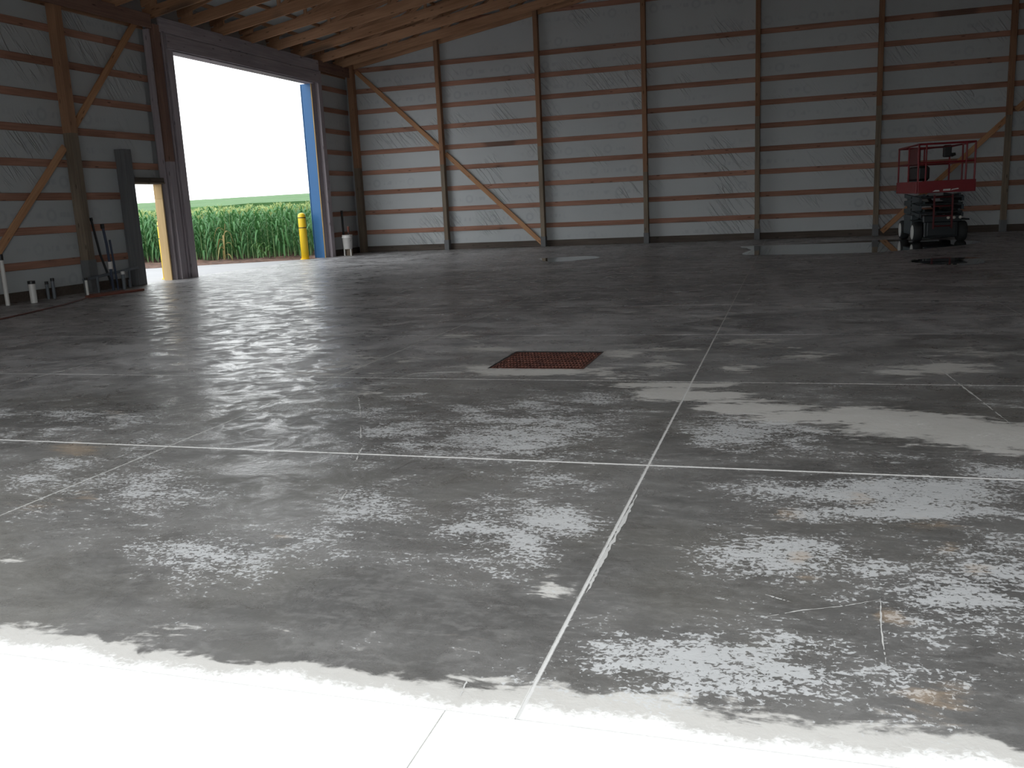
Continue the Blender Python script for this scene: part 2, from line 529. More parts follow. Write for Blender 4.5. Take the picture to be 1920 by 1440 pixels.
# ------------------------------------------------------------------ stains on the slab, world metres:
# (x, y, 2x2 inverse of the patch's axes, strength)
EFFLORESCENCE = [(10.888,-23.418,3.239,2.259,0.899,-4.951,0.8), (10.629,-23.306,4.223,3.181,1.308,-7.425,0.5), (11.274,-22.761,4.71,2.241,0.606,-3.76,0.75), (11.265,-23.006,6.585,3.365,1.031,-6.082,0.5), (11.836,-22.909,6.035,2.061,0.523,-3.087,0.8), (12.067,-22.902,3.974,1.105,0.54,-3.163,0.85), (11.409,-23.419,3.681,1.96,1.361,-7.363,0.4), (11.137,-23.186,5.741,3.307,1.433,-8.188,0.4), (11.206,-21.545,1.372,0.514,0.271,-2.284,0.6), (11.214,-21.087,2.014,0.688,0.329,-3.209,0.5), (11.673,-21.368,2.578,0.701,0.182,-1.59,0.75), (12.819,-21.296,2.487,0.126,0.383,-3.29,0.85), (12.541,-21.146,3.284,0.33,0.484,-4.409,0.5), (13.48,-22.191,1.762,-0.159,0.724,-4.729,1), (13.537,-22.463,2.062,-0.226,1.247,-7.619,0.9), (13.059,-23.013,3.788,0.029,1.021,-5.636,1), (13.195,-22.826,5.155,-0.15,1.715,-9.799,0.6), (13.329,-23.088,8.129,-0.569,1.612,-8.677,0.7), (12.93,-23.113,5.923,0.268,1.668,-9.066,0.5), (13.711,-22.843,4.721,-0.792,1.005,-5.609,0.6), (13.607,-23.279,4.251,-0.673,0.95,-4.872,0.9), (13.77,-23.076,6.841,-1.34,1.038,-5.51,0.8), (12.859,-23.861,3.02,0.253,1.863,-8.829,0.9), (12.967,-23.944,3.508,0.159,2.059,-9.58,1), (12.641,-23.938,5.905,0.999,2.139,-10.08,0.75), (12.708,-23.761,4.437,0.597,2.287,-11.09,0.6), (13.109,-23.728,3.943,-0.032,1.75,-8.414,0.7), (13.417,-23.803,4.93,-0.59,1.809,-8.481,0.6), (13.19,-23.938,4.614,-0.182,3.893,-17.979,0.6), (8.557,-21.36,1.871,1.627,0.254,-2.481,0.55), (9.999,-22.681,2.231,1.772,0.483,-3.185,0.65), (9.341,-22.69,3.198,3.089,0.537,-3.612,0.5), (9.179,-22.369,2.704,2.515,0.814,-5.923,0.45), (9.646,-22.144,3.46,2.691,0.665,-5.036,0.4), (9.786,-20.84,2.636,1.519,0.334,-3.732,0.4), (9.888,-21.825,4.536,3.059,0.843,-6.878,0.35), (10.484,-20.937,4.278,1.976,0.436,-4.588,0.5), (13.467,-20.202,2.06,-0.123,0.342,-4.392,0.35), (14.27,-20.059,3.636,-0.661,0.289,-3.859,0.3), (11.754,-20.42,2.702,0.586,0.343,-4.233,0.45), (10.54,-20.519,4.073,1.715,0.46,-5.685,0.4), (8.891,-20.049,1.437,0.925,0.282,-4.586,0.25), (14.005,-21.877,5.73,-1.123,0.97,-6.738,0.85), (13.624,-21.666,2.96,-0.325,1.019,-7.609,0.4), (13.008,-22.301,3.99,0.073,1.28,-8.289,0.6), (13.646,-23.567,8.901,-1.661,1.228,-5.958,0.4), (13.432,-23.991,6.675,-0.896,2.899,-13.147,0.4), (12.132,-22.398,6.591,1.508,0.642,-4.198,0.5), (11.968,-22.258,6.264,1.625,0.659,-4.483,0.5), (10.7,-23.654,8.233,6.742,2.329,-12.36,0.3), (11.17,-23.591,11.014,7.087,4.823,-25.482,0.4), (11.784,-22.529,7.739,2.494,1.117,-7.171,0.5), (10.41,-20.944,2.125,1.011,0.38,-4.002,0.5), (9.938,-20.656,3.922,2.088,0.479,-5.715,0.4), (10.171,-19.643,3.558,1.498,0.278,-5.492,0.35), (11.357,-21.866,1.245,0.458,0.305,-2.34,0.35), (12.058,-21.068,3.842,0.718,0.26,-2.476,0.4), (8.578,-21.581,1.153,1.042,0.252,-2.301,0.35), (9.81,-22.837,1.951,1.713,0.373,-2.392,0.35), (10.709,-22.443,4.118,2.372,0.546,-3.714,0.3), (12.59,-21.012,3.585,0.32,0.57,-5.43,0.5), (11.308,-20.704,1.924,0.583,0.403,-4.495,0.45), (13.208,-23.477,3.926,-0.154,1.034,-5.184,0.4), (13.418,-23.545,4.2,-0.461,0.953,-4.683,0.4), (13.315,-22.748,1.716,-0.103,0.491,-2.841,0.35), (12.557,-23.645,9.673,1.751,4.359,-21.702,0.2)]
WASH = [(12.458,-20.314,3.163,0.318,0.527,-6.655,0.9), (12.267,-20.209,5.505,0.709,0.477,-6.372,0.9), (12.818,-20.643,3.453,0.156,0.699,-7.57,0.85), (13.133,-20.85,3.7,-0.03,0.84,-8.308,0.8), (13.49,-20.788,3.114,-0.218,0.536,-5.359,0.9), (13.755,-20.977,2.813,-0.336,0.493,-4.552,1), (14.072,-21.151,3.575,-0.65,0.581,-4.991,1), (14.185,-21.214,4.49,-0.921,0.555,-4.649,1), (12.049,-19.989,4.358,0.687,0.705,-10.618,0.8), (12.312,-19.972,2.226,0.261,0.889,-13.4,0.7), (12.743,-20.452,4.985,0.28,0.903,-10.619,0.6), (11.129,-19.528,1.897,0.527,0.359,-7.437,0.8), (11.694,-19.566,3.996,0.794,0.26,-5.144,0.5), (11.667,-18.726,5.408,0.979,0.065,-3.108,0.5), (10.634,-19.389,5.383,1.839,0.225,-5.26,0.5), (10.37,-18.464,3.19,1.069,0.074,-6.689,0.6), (9.804,-17.639,4.265,1.568,-0.09,-5.514,0.6), (14.141,-19.239,4.05,-0.583,0.17,-3.98,0.6), (14.356,-18.547,2.614,-0.414,0.064,-3.992,0.35), (13.867,-19.456,5.714,-0.627,0.317,-6.27,0.5), (13.231,-18.768,4.096,-0.076,0.119,-5.036,0.5), (13.023,-18.296,3.798,0.029,0.027,-4.438,0.3), (12.123,-19.093,5.854,0.754,0.143,-4.17,0.5), (12.701,-18.064,3.609,0.163,-0.012,-4.745,0.45), (12.718,-19.3,5.051,0.256,0.242,-5.662,0.4), (14.511,-19.119,7.195,-1.376,0.227,-5.881,0.4), (10.745,-16.472,2.718,0.63,-0.214,-3.762,0.2), (11.072,-15.791,1.742,0.326,-0.272,-3.352,0.25), (10.012,-14.995,2.325,0.617,-0.362,-3.454,0.25), (12.36,-16.564,4.525,0.329,-0.17,-2.985,0.25), (12.04,-18.445,2.394,0.308,0.099,-8.862,0.4), (9.178,-18.921,3.067,1.567,0.09,-3.542,0.35), (9.294,-19.447,2.17,1.156,0.215,-5.03,0.35), (9.714,-19.044,3.226,1.446,0.14,-4.652,0.3), (7.315,-19.661,2.871,2.399,0.227,-4.867,0.3), (10.094,-20.372,4.613,2.227,0.442,-5.908,0.4), (9.322,-19.686,1.002,0.548,0.541,-10.685,0.35), (12.297,-23.491,17.582,4.507,1.993,-10.307,0.42), (12.485,-24.076,10.952,2.639,9.362,-43.346,0.5), (12.639,-24.099,9.815,1.777,9.918,-45.486,0.5), (12.819,-24.052,7.834,0.831,11.322,-51.999,0.56), (12.958,-24.048,9.105,0.461,10.216,-46.704,0.5), (13.054,-24.1,10.875,0.141,9.773,-44.136,0.43), (12.867,-24.116,6.645,0.593,8.522,-38.65,0.37), (13.182,-24.126,8.833,-0.348,10.357,-46.351,0.43), (13.328,-24.147,6.947,-0.694,8.994,-39.892,0.5), (13.525,-24.157,8.033,-1.461,8.794,-38.649,0.5), (11.847,-24.145,4.466,2.282,5.735,-26.859,0.5), (12.099,-24.145,5.588,2.277,5.206,-24.16,0.56), (11.57,-24.126,4.182,2.596,6.377,-30.251,0.37), (12.27,-24.18,8.088,2.763,7.828,-35.903,0.56), (10.949,-24.086,2.958,2.546,4.52,-22.057,0.31), (10.663,-24.106,3.745,3.684,3.255,-15.989,0.37), (10.069,-23.612,9.196,9.382,6.515,-35.597,0.43), (12.552,-23.051,12.27,1.862,3.279,-18.304,0.22), (12.684,-22.972,16.392,1.831,3.953,-22.316,0.19), (12.766,-24.189,2.443,0.329,8.917,-40.104,0.43), (13.344,-24.22,4.326,-0.475,7.656,-33.529,0.43)]
RUST = [(8.99,-22.081,5.672,5.177,0.894,-7.021,0.9), (8.536,-21.204,5.51,4.673,0.602,-6.175,0.5), (9.767,-22.844,14.127,12.587,1.565,-10.044,0.7), (9.627,-22.987,5.195,5.017,1.442,-9.021,0.5), (11.058,-23.2,18.093,10.892,2.861,-16.344,0.6), (13.066,-22.554,16.8,0.085,2.475,-15.082,0.8), (13.115,-23.029,26.898,-0.219,2.963,-16.272,0.9), (13.131,-23.205,28.405,-0.38,4.55,-24.104,0.7), (13.642,-22.829,25.337,-3.767,2.788,-15.649,0.8), (13.694,-23.044,21.456,-3.701,3.077,-16.484,0.8), (13.373,-23.463,24.883,-2.302,3.789,-18.933,1), (13.408,-23.504,27.541,-2.889,5.537,-27.415,0.7), (13.452,-23.935,13.108,-1.823,2.298,-10.514,0.8), (13.383,-22.316,15.525,-1.086,1.094,-6.961,0.6), (13.598,-22.61,8.666,-1.121,2.007,-11.837,0.5), (12.241,-23.388,25.379,6.74,5.009,-26.466,0.3), (9.64,-21.017,5.979,3.711,0.593,-6.248,0.3), (13.425,-22.043,21.952,-1.646,1.208,-8.21,0.4), (12.133,-23.879,7.132,2.529,4.162,-20.184,0.3), (11.701,-23.895,8.74,4.528,5.4,-26.527,0.2)]
WET = [(11.625,-23.709,2.461,1.257,1.144,-5.82,0.7), (12.045,-23.787,3.031,1.134,1.056,-5.221,0.7), (12.346,-23.246,8.304,1.85,0.606,-3.279,0.5), (12.506,-22.888,5.842,0.921,0.573,-3.317,0.7), (12.569,-22.553,7.264,0.935,0.571,-3.541,0.6), (12.069,-21.874,5.898,1.278,0.448,-3.343,0.4), (12.643,-22.158,4.486,0.451,0.977,-6.644,0.6), (13.124,-21.917,2.729,-0.022,1.326,-9.418,0.6), (13.338,-22.963,10.984,-0.768,2.196,-12.125,0.4), (10.527,-23.737,2.708,2.448,0.958,-5.036,0.6), (10.639,-22.626,3.367,2.09,0.609,-3.983,0.6), (12.945,-23.45,4.218,0.191,1.849,-9.408,0.5), (12.68,-23.417,7.934,1.022,1.11,-5.737,0.5), (13.301,-24.045,13.209,-1.123,4.437,-20.038,0.4), (13.596,-23.765,9.5,-1.728,2.431,-11.395,0.5), (13.117,-22.722,3.3,-0.027,2.823,-16.538,0.6), (12.678,-21.694,2.635,0.221,1.431,-10.982,0.5), (13.396,-21.395,3.169,-0.19,1.432,-11.684,0.5), (12.421,-21.401,5.646,0.727,0.731,-6.168,0.4)]
CHALK_LINES = [[(13.002,-23.376),(13.036,-23.395),(13.082,-23.419)], [(12.983,-23.560),(13.111,-23.477),(13.242,-23.419),(13.360,-23.348)], [(13.362,-23.339),(13.345,-23.560),(13.339,-23.790)], [(10.106,-20.554),(10.278,-20.877),(10.405,-21.126)], [(10.524,-21.368),(10.681,-21.680)], [(10.756,-21.811),(10.803,-21.960),(10.856,-22.098)], [(11.048,-22.580),(11.063,-22.642),(11.092,-22.731)], [(12.208,-24.110),(12.218,-24.199)], [(14.236,-20.901),(14.192,-20.329),(14.128,-19.559),(14.056,-18.290)], [(12.418,-22.408),(12.417,-22.811),(12.413,-23.183),(12.416,-23.477)], [(10.042,-19.978),(10.171,-19.643),(10.599,-19.554),(10.816,-19.381)], [(9.657,-17.564),(10.101,-17.991),(10.419,-18.373)], [(11.513,-18.536),(11.774,-18.244),(12.255,-17.811)]]


def patch_sum(X, Y, L):
    out = np.zeros_like(X)
    for cx, cy, a, b, c, d, s in L:
        dx, dy = X - cx, Y - cy
        q = (a * dx + b * dy) ** 2 + (c * dx + d * dy) ** 2
        out = np.maximum(out, s * np.exp(-0.62 * q))
    return out


# the same stains carry on past what the photograph frames
_rs = random.Random(11)
for _ in range(46):
    _x = _rs.choice((_rs.uniform(14.3, 20.5), _rs.uniform(1.0, 8.3)))
    _y = _rs.uniform(-23.8, -18.5)
    if _x < 9 and _y > -21.5 + 0.45 * (8.3 - _x): _y = -23.8 + _rs.random()
    if 13.9 < _x < 15.2 and _y > -22.3: continue
    EFFLORESCENCE.append((_x, _y, _rs.uniform(1.6, 4.0), _rs.uniform(-.6, .6), _rs.uniform(-.6, .6), _rs.uniform(2.5, 6.0), _rs.uniform(.4, .95)))
for _x, _y, _s in ((14.75, -21.15, .95), (15.2, -21.3, .9), (15.7, -21.4, .8), (16.3, -21.4, .7)):
    WASH.append((_x, _y, 2.4, 0.3, -0.5, 6.5, _s))

# ------------------------------------------------------------------ floor: sub-base, slab panels between saw cuts, dust in the cuts
FLOOR = tag(MB().box((-0.12, -24.28, -0.30), (WIDTH, 0.10, -0.12)).build('floor', MAT['joint_dirt']),
            'grey stained concrete slab with white saw cuts filling the shed', 'floor', kind='structure')
JX = [-0.12, 0.95, 3.82, 6.68, 9.55, 12.40, 15.25, 18.1, WIDTH]
JY = [-24.26, -21.95, -19.85, -17.60, -15.20, -12.75, -10.30, -7.90, -5.40, -2.90, 0.10]
GRATE = (10.70, -19.40, 11.51, -18.57)
for i in range(len(JX) - 1):
    for j in range(len(JY) - 1):
        g = 0.0045
        x0, x1 = JX[i] + (g if i else 0), JX[i + 1] - (g if i < len(JX) - 2 else 0)
        y0, y1 = JY[j] + (g if j else 0), JY[j + 1] - (g if j < len(JY) - 2 else 0)
        near = j < 4 and 2 < i < 7
        st = 0.04 if near else (0.09 if j < 7 else 0.22)
        xs = np.linspace(x0, x1, max(2, int((x1 - x0) / st) + 1))
        ys = np.linspace(y0, y1, max(2, int((y1 - y0) / st) + 1))
        hole = GRATE[0] > x0 and GRATE[2] < x1 and GRATE[1] > y0 and GRATE[3] < y1
        if hole:
            xs = np.unique(np.concatenate([xs[np.all(np.abs(xs[:, None] - np.array([GRATE[0], GRATE[2]])) > 0.015, axis=1)], [GRATE[0], GRATE[2]]]))
            ys = np.unique(np.concatenate([ys[np.all(np.abs(ys[:, None] - np.array([GRATE[1], GRATE[3]])) > 0.015, axis=1)], [GRATE[1], GRATE[3]]]))
        X, Y = np.meshgrid(xs, ys)
        nx, ny = len(xs), len(ys)
        v = np.stack([X.ravel(), Y.ravel(), np.zeros(X.size)], 1)
        idx = np.arange(nx * ny).reshape(ny, nx)
        q = np.stack([idx[:-1, :-1], idx[:-1, 1:], idx[1:, 1:], idx[1:, :-1]], -1).reshape(-1, 4)
        if hole:
            mx = (X[:-1, :-1] + X[1:, 1:]).ravel() / 2
            my = (Y[:-1, :-1] + Y[1:, 1:]).ravel() / 2
            q = q[~((mx > GRATE[0]) & (mx < GRATE[2]) & (my > GRATE[1]) & (my < GRATE[3]))]
        ring = [int(idx[0, 0]), int(idx[0, -1]), int(idx[-1, -1]), int(idx[-1, 0])]
        n = len(v)
        v = np.concatenate([v, v[ring] - np.array([0, 0, 0.12])])
        me = bpy.data.meshes.new('slab')
        faces = q.tolist()
        edges_top = [list(map(int, idx[0, :])), list(map(int, idx[:, -1])), list(map(int, idx[-1, ::-1])), list(map(int, idx[::-1, 0]))]
        for s in range(4):
            faces.append([n + s, n + (s + 1) % 4] + edges_top[s][::-1])
        me.from_pydata(v.tolist(), [], faces)
        at = me.attributes.new('stain', 'FLOAT_COLOR', 'POINT')
        VX, VY = v[:, 0], v[:, 1]
        col = np.zeros((len(v), 4), np.float32)
        if VY.min() < -9 :
            col[:, 0] = patch_sum(VX, VY, EFFLORESCENCE)
            col[:, 1] = patch_sum(VX, VY, WASH)
            col[:, 2] = patch_sum(VX, VY, RUST)
            col[:, 3] = patch_sum(VX, VY, WET)
            # the strip along the door sill never got wet and stays pale
            rag = 0.05 * np.sin(VX * 7.1) + 0.03 * np.sin(VX * 17.3 + 1) + 0.02 * np.sin(VX * 41.0)
            col[:, 1] = np.maximum(col[:, 1], np.clip((-24.09 + rag * 0.4 - VY) / 0.10, 0, 2.0))
        at.data.foreach_set('color', col.ravel())
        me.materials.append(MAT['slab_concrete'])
        link(bpy.data.objects.new('slab', me), FLOOR)
for j, y in enumerate(JY[1:-1]):
    MB().box((-0.1, y - 0.006, -0.10), (WIDTH, y + 0.006, -0.0015)).build('joint_filler', MAT['saw_dust' if j < 3 else 'joint_dirt'], FLOOR)
for i, x in enumerate(JX[1:-1]):
    MB().box((x - 0.006, -24.26, -0.10), (x + 0.006, 0.1, -0.002)).build('joint_filler', MAT['saw_dust' if i in (2, 3, 4) else 'joint_dirt'], FLOOR)
for n_, ln in enumerate(CHALK_LINES):
    w0 = (0.009, 0.006, 0.006, 0.011, 0.01, 0.011, 0.01, 0.008, 0.012, 0.017, 0.03, 0.03, 0.02)[n_]
    pts = []
    for a, b in zip(ln[:-1], ln[1:]):
        for t in range(14):
            pts.append((a[0] + (b[0] - a[0]) * t / 14, a[1] + (b[1] - a[1]) * t / 14))
    pts.append(ln[-1])
    mb = MB()
    L_, R_ = [], []
    for i, q in enumerate(pts):
        a, b = pts[max(i - 1, 0)], pts[min(i + 1, len(pts) - 1)]
        d = Vector((b[0] - a[0], b[1] - a[1])).normalized()
        e = w0 * 0.5 * (0.35 + 0.9 * random.random()) * min(1, 0.25 + 3 * min(i, len(pts) - 1 - i) / len(pts))
        jit = random.uniform(-0.15, 0.15) * w0
        L_.append((q[0] - d.y * (e + jit), q[1] + d.x * (e + jit), 0.0012))
        R_.append((q[0] + d.y * (e - jit), q[1] - d.x * (e - jit), 0.0012))
    for i in range(len(pts) - 1):
        if random.random() < (0.12 if n_ != 9 else 0.0): continue
        mb.add([L_[i], R_[i], R_[i + 1], L_[i + 1]], [(0, 1, 2, 3)])
    mb.build('chalk_mark', MAT['chalk_white'], FLOOR)

# pads and ground outside
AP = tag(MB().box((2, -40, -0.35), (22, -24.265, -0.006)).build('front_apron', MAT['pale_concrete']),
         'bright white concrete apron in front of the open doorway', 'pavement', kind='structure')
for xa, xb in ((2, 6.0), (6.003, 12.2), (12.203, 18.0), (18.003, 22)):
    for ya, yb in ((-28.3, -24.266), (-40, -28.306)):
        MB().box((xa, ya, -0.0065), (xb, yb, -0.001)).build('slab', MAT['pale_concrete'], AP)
apx = MB()
yard = [(-0.14, -14.0), (-0.14, -2.62), (-0.52, -2.93), (-2.63, -4.04), (-4.44, -5.16), (-9.0, -8.0), (-9.0, -14.0)]
apx.add([(x, y, -0.006) for x, y in yard] + [(x, y, -0.2) for x, y in yard],
        [tuple(range(7)), tuple(range(13, 6, -1))] + [(i, (i + 1) % 7, 7 + (i + 1) % 7, 7 + i) for i in range(7)])
tag(apx.build('yard_pad', MAT['yard_concrete']), 'light grey concrete pad outside the tall side doorway', 'pavement', kind='structure')
bm = bmesh.new()
bmesh.ops.create_grid(bm, x_segments=110, y_segments=90, size=1)
for v in bm.verts:
    v.co.x = -13.5 + v.co.x * 13.2
    v.co.y = -0.5 + v.co.y * 11
    v.co.z = -0.06 + 0.05 * math.sin(v.co.x * 3.1 + 1.3 * v.co.y) * math.sin(v.co.y * 4.3) + random.uniform(-0.035, 0.035)
    lim = (v.co.y + 2.93) - (v.co.x + 0.52) * 0.545       # the ground dips under the pad's edge
    if lim < 0.12: v.co.z = -0.11
me = bpy.data.meshes.new('soil_strip')
bm.to_mesh(me); bm.free()
me.materials.append(MAT['brown_soil'])
tag(link(bpy.data.objects.new('soil_strip', me)), 'strip of bare brown soil between the concrete pad and the corn', 'soil', kind='structure')
tag(MB().box((-700, -60, -1.2), (300, 700, -0.30)).build('farm_ground', MAT['brown_soil']),
    'flat brown earth under the shed and the fields', 'ground', kind='structure')

# ------------------------------------------------------------------ back wall
WALL_B = tag(MB().add([(-0.21, 0.15, -0.3), (WIDTH, 0.15, -0.3), (WIDTH, 0.15, 5.9), (RIDGE_X, 0.15, 9.1), (-0.21, 0.15, 5.9),
                       (-0.21, 0.18, -0.3), (WIDTH, 0.18, -0.3), (WIDTH, 0.18, 5.9), (RIDGE_X, 0.18, 9.1), (-0.21, 0.18, 5.9)],
                      [(4, 3, 2, 1, 0), (5, 6, 7, 8, 9), (0, 1, 6, 5), (1, 2, 7, 6), (2, 3, 8, 7), (3, 4, 9, 8), (4, 0, 5, 9)]
                      ).build('wall_back', MAT['siding']),
             'far gable wall of white sheeting, brown girts and tall posts', 'wall', kind='structure')


def roof_z(x, s=SLOPE, z0=EAVE):
    return z0 + s * min(max(x, 0), max(WIDTH - x, 0))


POST_X = [2.98 + 3.06 * i for i in range(6)]
GIRTS_B = GIRT_Z + [GIRT_Z[-1] + 0.609, GIRT_Z[-1] + 1.75, GIRT_Z[-1] + 2.36]
edges_x = [0.0] + POST_X + [WIDTH]
for i in range(7):                                        # one width of sheeting per bay
    a, b = edges_x[i], edges_x[i + 1]
    za, zb = roof_z(a, TOP_SLOPE, EAVE + 0.25), roof_z(b, TOP_SLOPE, EAVE + 0.25)
    top = [(b, zb), (a, za)]
    if a < RIDGE_X < b: top = [(b, zb), (RIDGE_X, roof_z(RIDGE_X, TOP_SLOPE, EAVE + 0.25)), (a, za)]
    out = [(a, 0.02), (b, 0.02)] + top
    n = len(out)
    MB().add([(x, 0.125, z) for x, z in out] + [(x, 0.135, z) for x, z in out],
             [tuple(range(n)), tuple(range(2 * n - 1, n - 1, -1))] + [(q, (q + 1) % n, n + (q + 1) % n, n + q) for q in range(n)]
             ).build('vapour_sheet', MAT['vapour_sheet_x'], WALL_B)
for z in GIRTS_B:
    x_lo = 0.0 if z < EAVE + 0.2 else max(0.0, (z - EAVE - 0.25) / TOP_SLOPE)
    cuts = [x_lo] + [x for x in POST_X if x > x_lo + 0.4 and (POST_X.index(x) % 2 == (1 if round(z * 10) % 2 else 0))] + [WIDTH - x_lo]
    for a, b in zip(cuts[:-1], cuts[1:]):
        beam('girt', (a + 0.002, 0.103, z), (b - 0.002, 0.103, z), 0.038, 0.135, MAT['girt_wood'], WALL_B)
LOW = [2.55, 2.9, 2.0, 3.3, 3.35, 2.9]
for i, x in enumerate(POST_X):
    zt = roof_z(x) + 0.34
    po = beam('post', (x, -0.012, LOW[i]), (x, -0.012, zt), 0.19, 0.125, MAT['post_wood'], WALL_B, up=(1, 0, 0))
    beam('treated_section', (x, -0.012, 0.0), (x, -0.012, LOW[i]), 0.19, 0.125, MAT['treated_wood'], po, up=(1, 0, 0))
    MB().box((x - 0.072, -0.116, 0), (x + 0.072, -0.108, 0.30)).box((x - 0.072, -0.108, 0), (x - 0.064, 0.08, 0.30)).box(
        (x + 0.064, -0.108, 0), (x + 0.072, 0.08, 0.30)).build('post_sleeve', MAT['grey_sleeve'], po)
for x in (0.14, WIDTH - 0.14):                            # corner posts
    po = beam('post', (x, -0.012, 2.6), (x, -0.012, EAVE + 0.3), 0.19, 0.19, MAT['post_wood'], WALL_B, up=(1, 0, 0))
    beam('treated_section', (x, -0.012, 0), (x, -0.012, 2.6), 0.19, 0.19, MAT['treated_wood'], po, up=(1, 0, 0))
for m in (0, 1):
    fx = (lambda x: x) if m == 0 else (lambda x: WIDTH - x)
    hp = 0.075
    for (xa, za, xb, zb) in ((0.30, 5.46, POST_X[0] - hp, 3.02), (POST_X[0] + hp, 2.87, POST_X[1] - hp, 0.10)):
        beam('brace', (fx(xa), 0.062, za), (fx(xb), 0.062, zb), 0.038, 0.135, MAT['brace_wood'], WALL_B, up=(0, 0, 1))
tag(beam('baseboard_back', (0, 0.095, 0.09), (WIDTH, 0.095, 0.09), 0.05, 0.18, MAT['skirt_wood'], None),
    'dark treated skirt board along the foot of the far wall', 'skirt board', kind='structure')

# ------------------------------------------------------------------ left wall with its two openings
wl = MB()
XO0, XO1 = -0.21, -0.18


def wall_rects(y_lo, y_hi, z_hi):
    """the left wall minus its openings"""
    return [(y_lo, WALK_Y0 - 0.02, 0.0, z_hi), (WALK_Y0 - 0.02, WALK_Y1 + 0.02, WALK_H + 0.02, z_hi),
            (WALK_Y1 + 0.02, DOOR_Y0 - 0.02, 0.0, z_hi), (DOOR_Y0 - 0.02, DOOR_Y1 + 0.02, DOOR_H + 0.02, z_hi),
            (DOOR_Y1 + 0.02, y_hi, 0.0, z_hi)]


for a, b, c, d in wall_rects(-24.4, 0.18, 6.03):
    wl.box((XO0, a, c - (0.3 if c == 0 else 0)), (XO1, b, d))
WALL_L = tag(wl.build('wall_left', MAT['siding']), 'side wall of white sheeting and brown girts beside the tall doorway', 'wall', kind='structure')
for (a, b, c, d) in [(-24.4, -17.7, 0.02, 5.6), (-17.7, -14.75, 0.02, 5.6), (-14.75, -11.82, 0.02, 5.6), (-11.82, WALK_Y0 - 0.02, 0.02, 5.6),
                     (WALK_Y0 - 0.02, WALK_Y1 + 0.02, WALK_H + 0.03, 5.6), (DOOR_Y1 + 0.05, 0.12, 0.02, 5.6)]:
    MB().box((-0.135, a, c), (-0.125, b, d)).build('vapour_sheet', MAT['vapour_sheet_y'], WALL_L)
for z in GIRT_Z + [GIRT_Z[-1] + 0.609]:
    if z > 5.5: continue
    segs = [(-24.4, -14.8), (-14.8, WALK_Y0 - 0.16), (DOOR_Y1 + 0.1, 0.08)]
    if z > WALK_H + 0.2: segs.append((WALK_Y0 - 0.16, WALK_Y1 + 0.1))
    for a, b in segs:
        beam('girt', (-0.103, a + 0.002, z), (-0.103, b - 0.002, z), 0.038, 0.135, MAT['girt_wood'], WALL_L)
for y, lo in ((-11.78, 3.0), (-14.72, 2.9), (-17.7, 3.0), (-20.7, 2.8), (-24.2, 3.0)):
    po = beam('post', (0.012, y, lo), (0.012, y, 5.38), 0.19, 0.19, MAT['post_wood'], WALL_L, up=(1, 0, 0))
    beam('treated_section', (0.012, y, 0.0), (0.012, y, lo), 0.19, 0.19, MAT['treated_wood'], po, up=(1, 0, 0))
    MB().box((0.107, y - 0.105, 0), (0.117, y + 0.105, 0.62)).box((-0.07, y - 0.113, 0), (0.107, y - 0.105, 0.62)).build('post_sleeve', MAT['grey_sleeve'], po)
for (ya, za, yb, zb) in ((-9.46, 5.36, -11.66, 3.05), (-11.90, 2.74, -14.60, 0.10)):
    beam('brace', (-0.062, ya, za), (-0.062, yb, zb), 0.038, 0.14, MAT['brace_wood'], WALL_L, up=(0, 0, 1))
# truss carriers: a doubled plank on each side of the posts
for a, b in ((-24.4, -17.7), (-17.7, -9.20), (-2.02, 0.05)):
    beam('truss_carrier', (0.128, a, 5.415), (0.128, b, 5.415), 0.04, 0.285, MAT['carrier_wood'], WALL_L)
    beam('truss_carrier', (-0.1, a, 5.415), (-0.1, b, 5.415), 0.04, 0.285, MAT['post_wood'], WALL_L)
for a, b in ((-24.4, WALK_Y0 - 0.18), (DOOR_Y1 + 0.3, 0.1)):
    pass
bl = MB().box((-0.12, -24.4, -0.02), (-0.07, WALK_Y0 - 0.25, 0.17)).box((-0.12, -2.0, -0.02), (-0.07, 0.1, 0.17))
tag(bl.build('baseboard_left', MAT['skirt_wood']), 'dark treated skirt board along the foot of the side wall', 'skirt board', kind='structure')

# tall opening
D1 = tag(empty('door_1', (0, -5.4, 0)), 'tall open side doorway with blue steel jamb looking onto the corn', 'doorway', kind='structure')
DP = MAT['hazed_door_post_wood']
beam('jamb_post', (0.015, DOOR_Y0 - 0.105, 0), (0.015, DOOR_Y0 - 0.105, 5.3), 0.20, 0.20, DP, D1, up=(1, 0, 0))
po = beam('jamb_post', (0.035, DOOR_Y0 - 0.50, 2.55), (0.035, DOOR_Y0 - 0.50, 5.38), 0.20, 0.20, MAT['carrier_wood'], D1, up=(1, 0, 0))
beam('treated_section', (0.035, DOOR_Y0 - 0.50, 0), (0.035, DOOR_Y0 - 0.50, 2.55), 0.20, 0.20, DP, po, up=(1, 0, 0))
beam('pier_board', (0.02, DOOR_Y0 - 0.31, 0), (0.02, DOOR_Y0 - 0.31, 5.27), 0.05, 0.20, DP, D1, up=(1, 0, 0))
beam('pier_board', (0.00, DOOR_Y0 - 0.68, 0), (0.00, DOOR_Y0 - 0.68, 5.27), 0.05, 0.15, DP, D1, up=(1, 0, 0))
beam('jamb_board', (-0.05, DOOR_Y0 + 0.005, 0), (-0.05, DOOR_Y0 + 0.005, DOOR_H), 0.30, 0.03, DP, D1, up=(0, 1, 0))
beam('jamb_post', (-0.085, DOOR_Y1 + 0.125, 0), (-0.085, DOOR_Y1 + 0.125, 5.5), 0.20, 0.19, DP, D1, up=(1, 0, 0))
beam('jamb_post', (0.02, DOOR_Y1 + 0.335, 0), (0.02, DOOR_Y1 + 0.335, 5.5), 0.20, 0.19, DP, D1, up=(1, 0, 0))
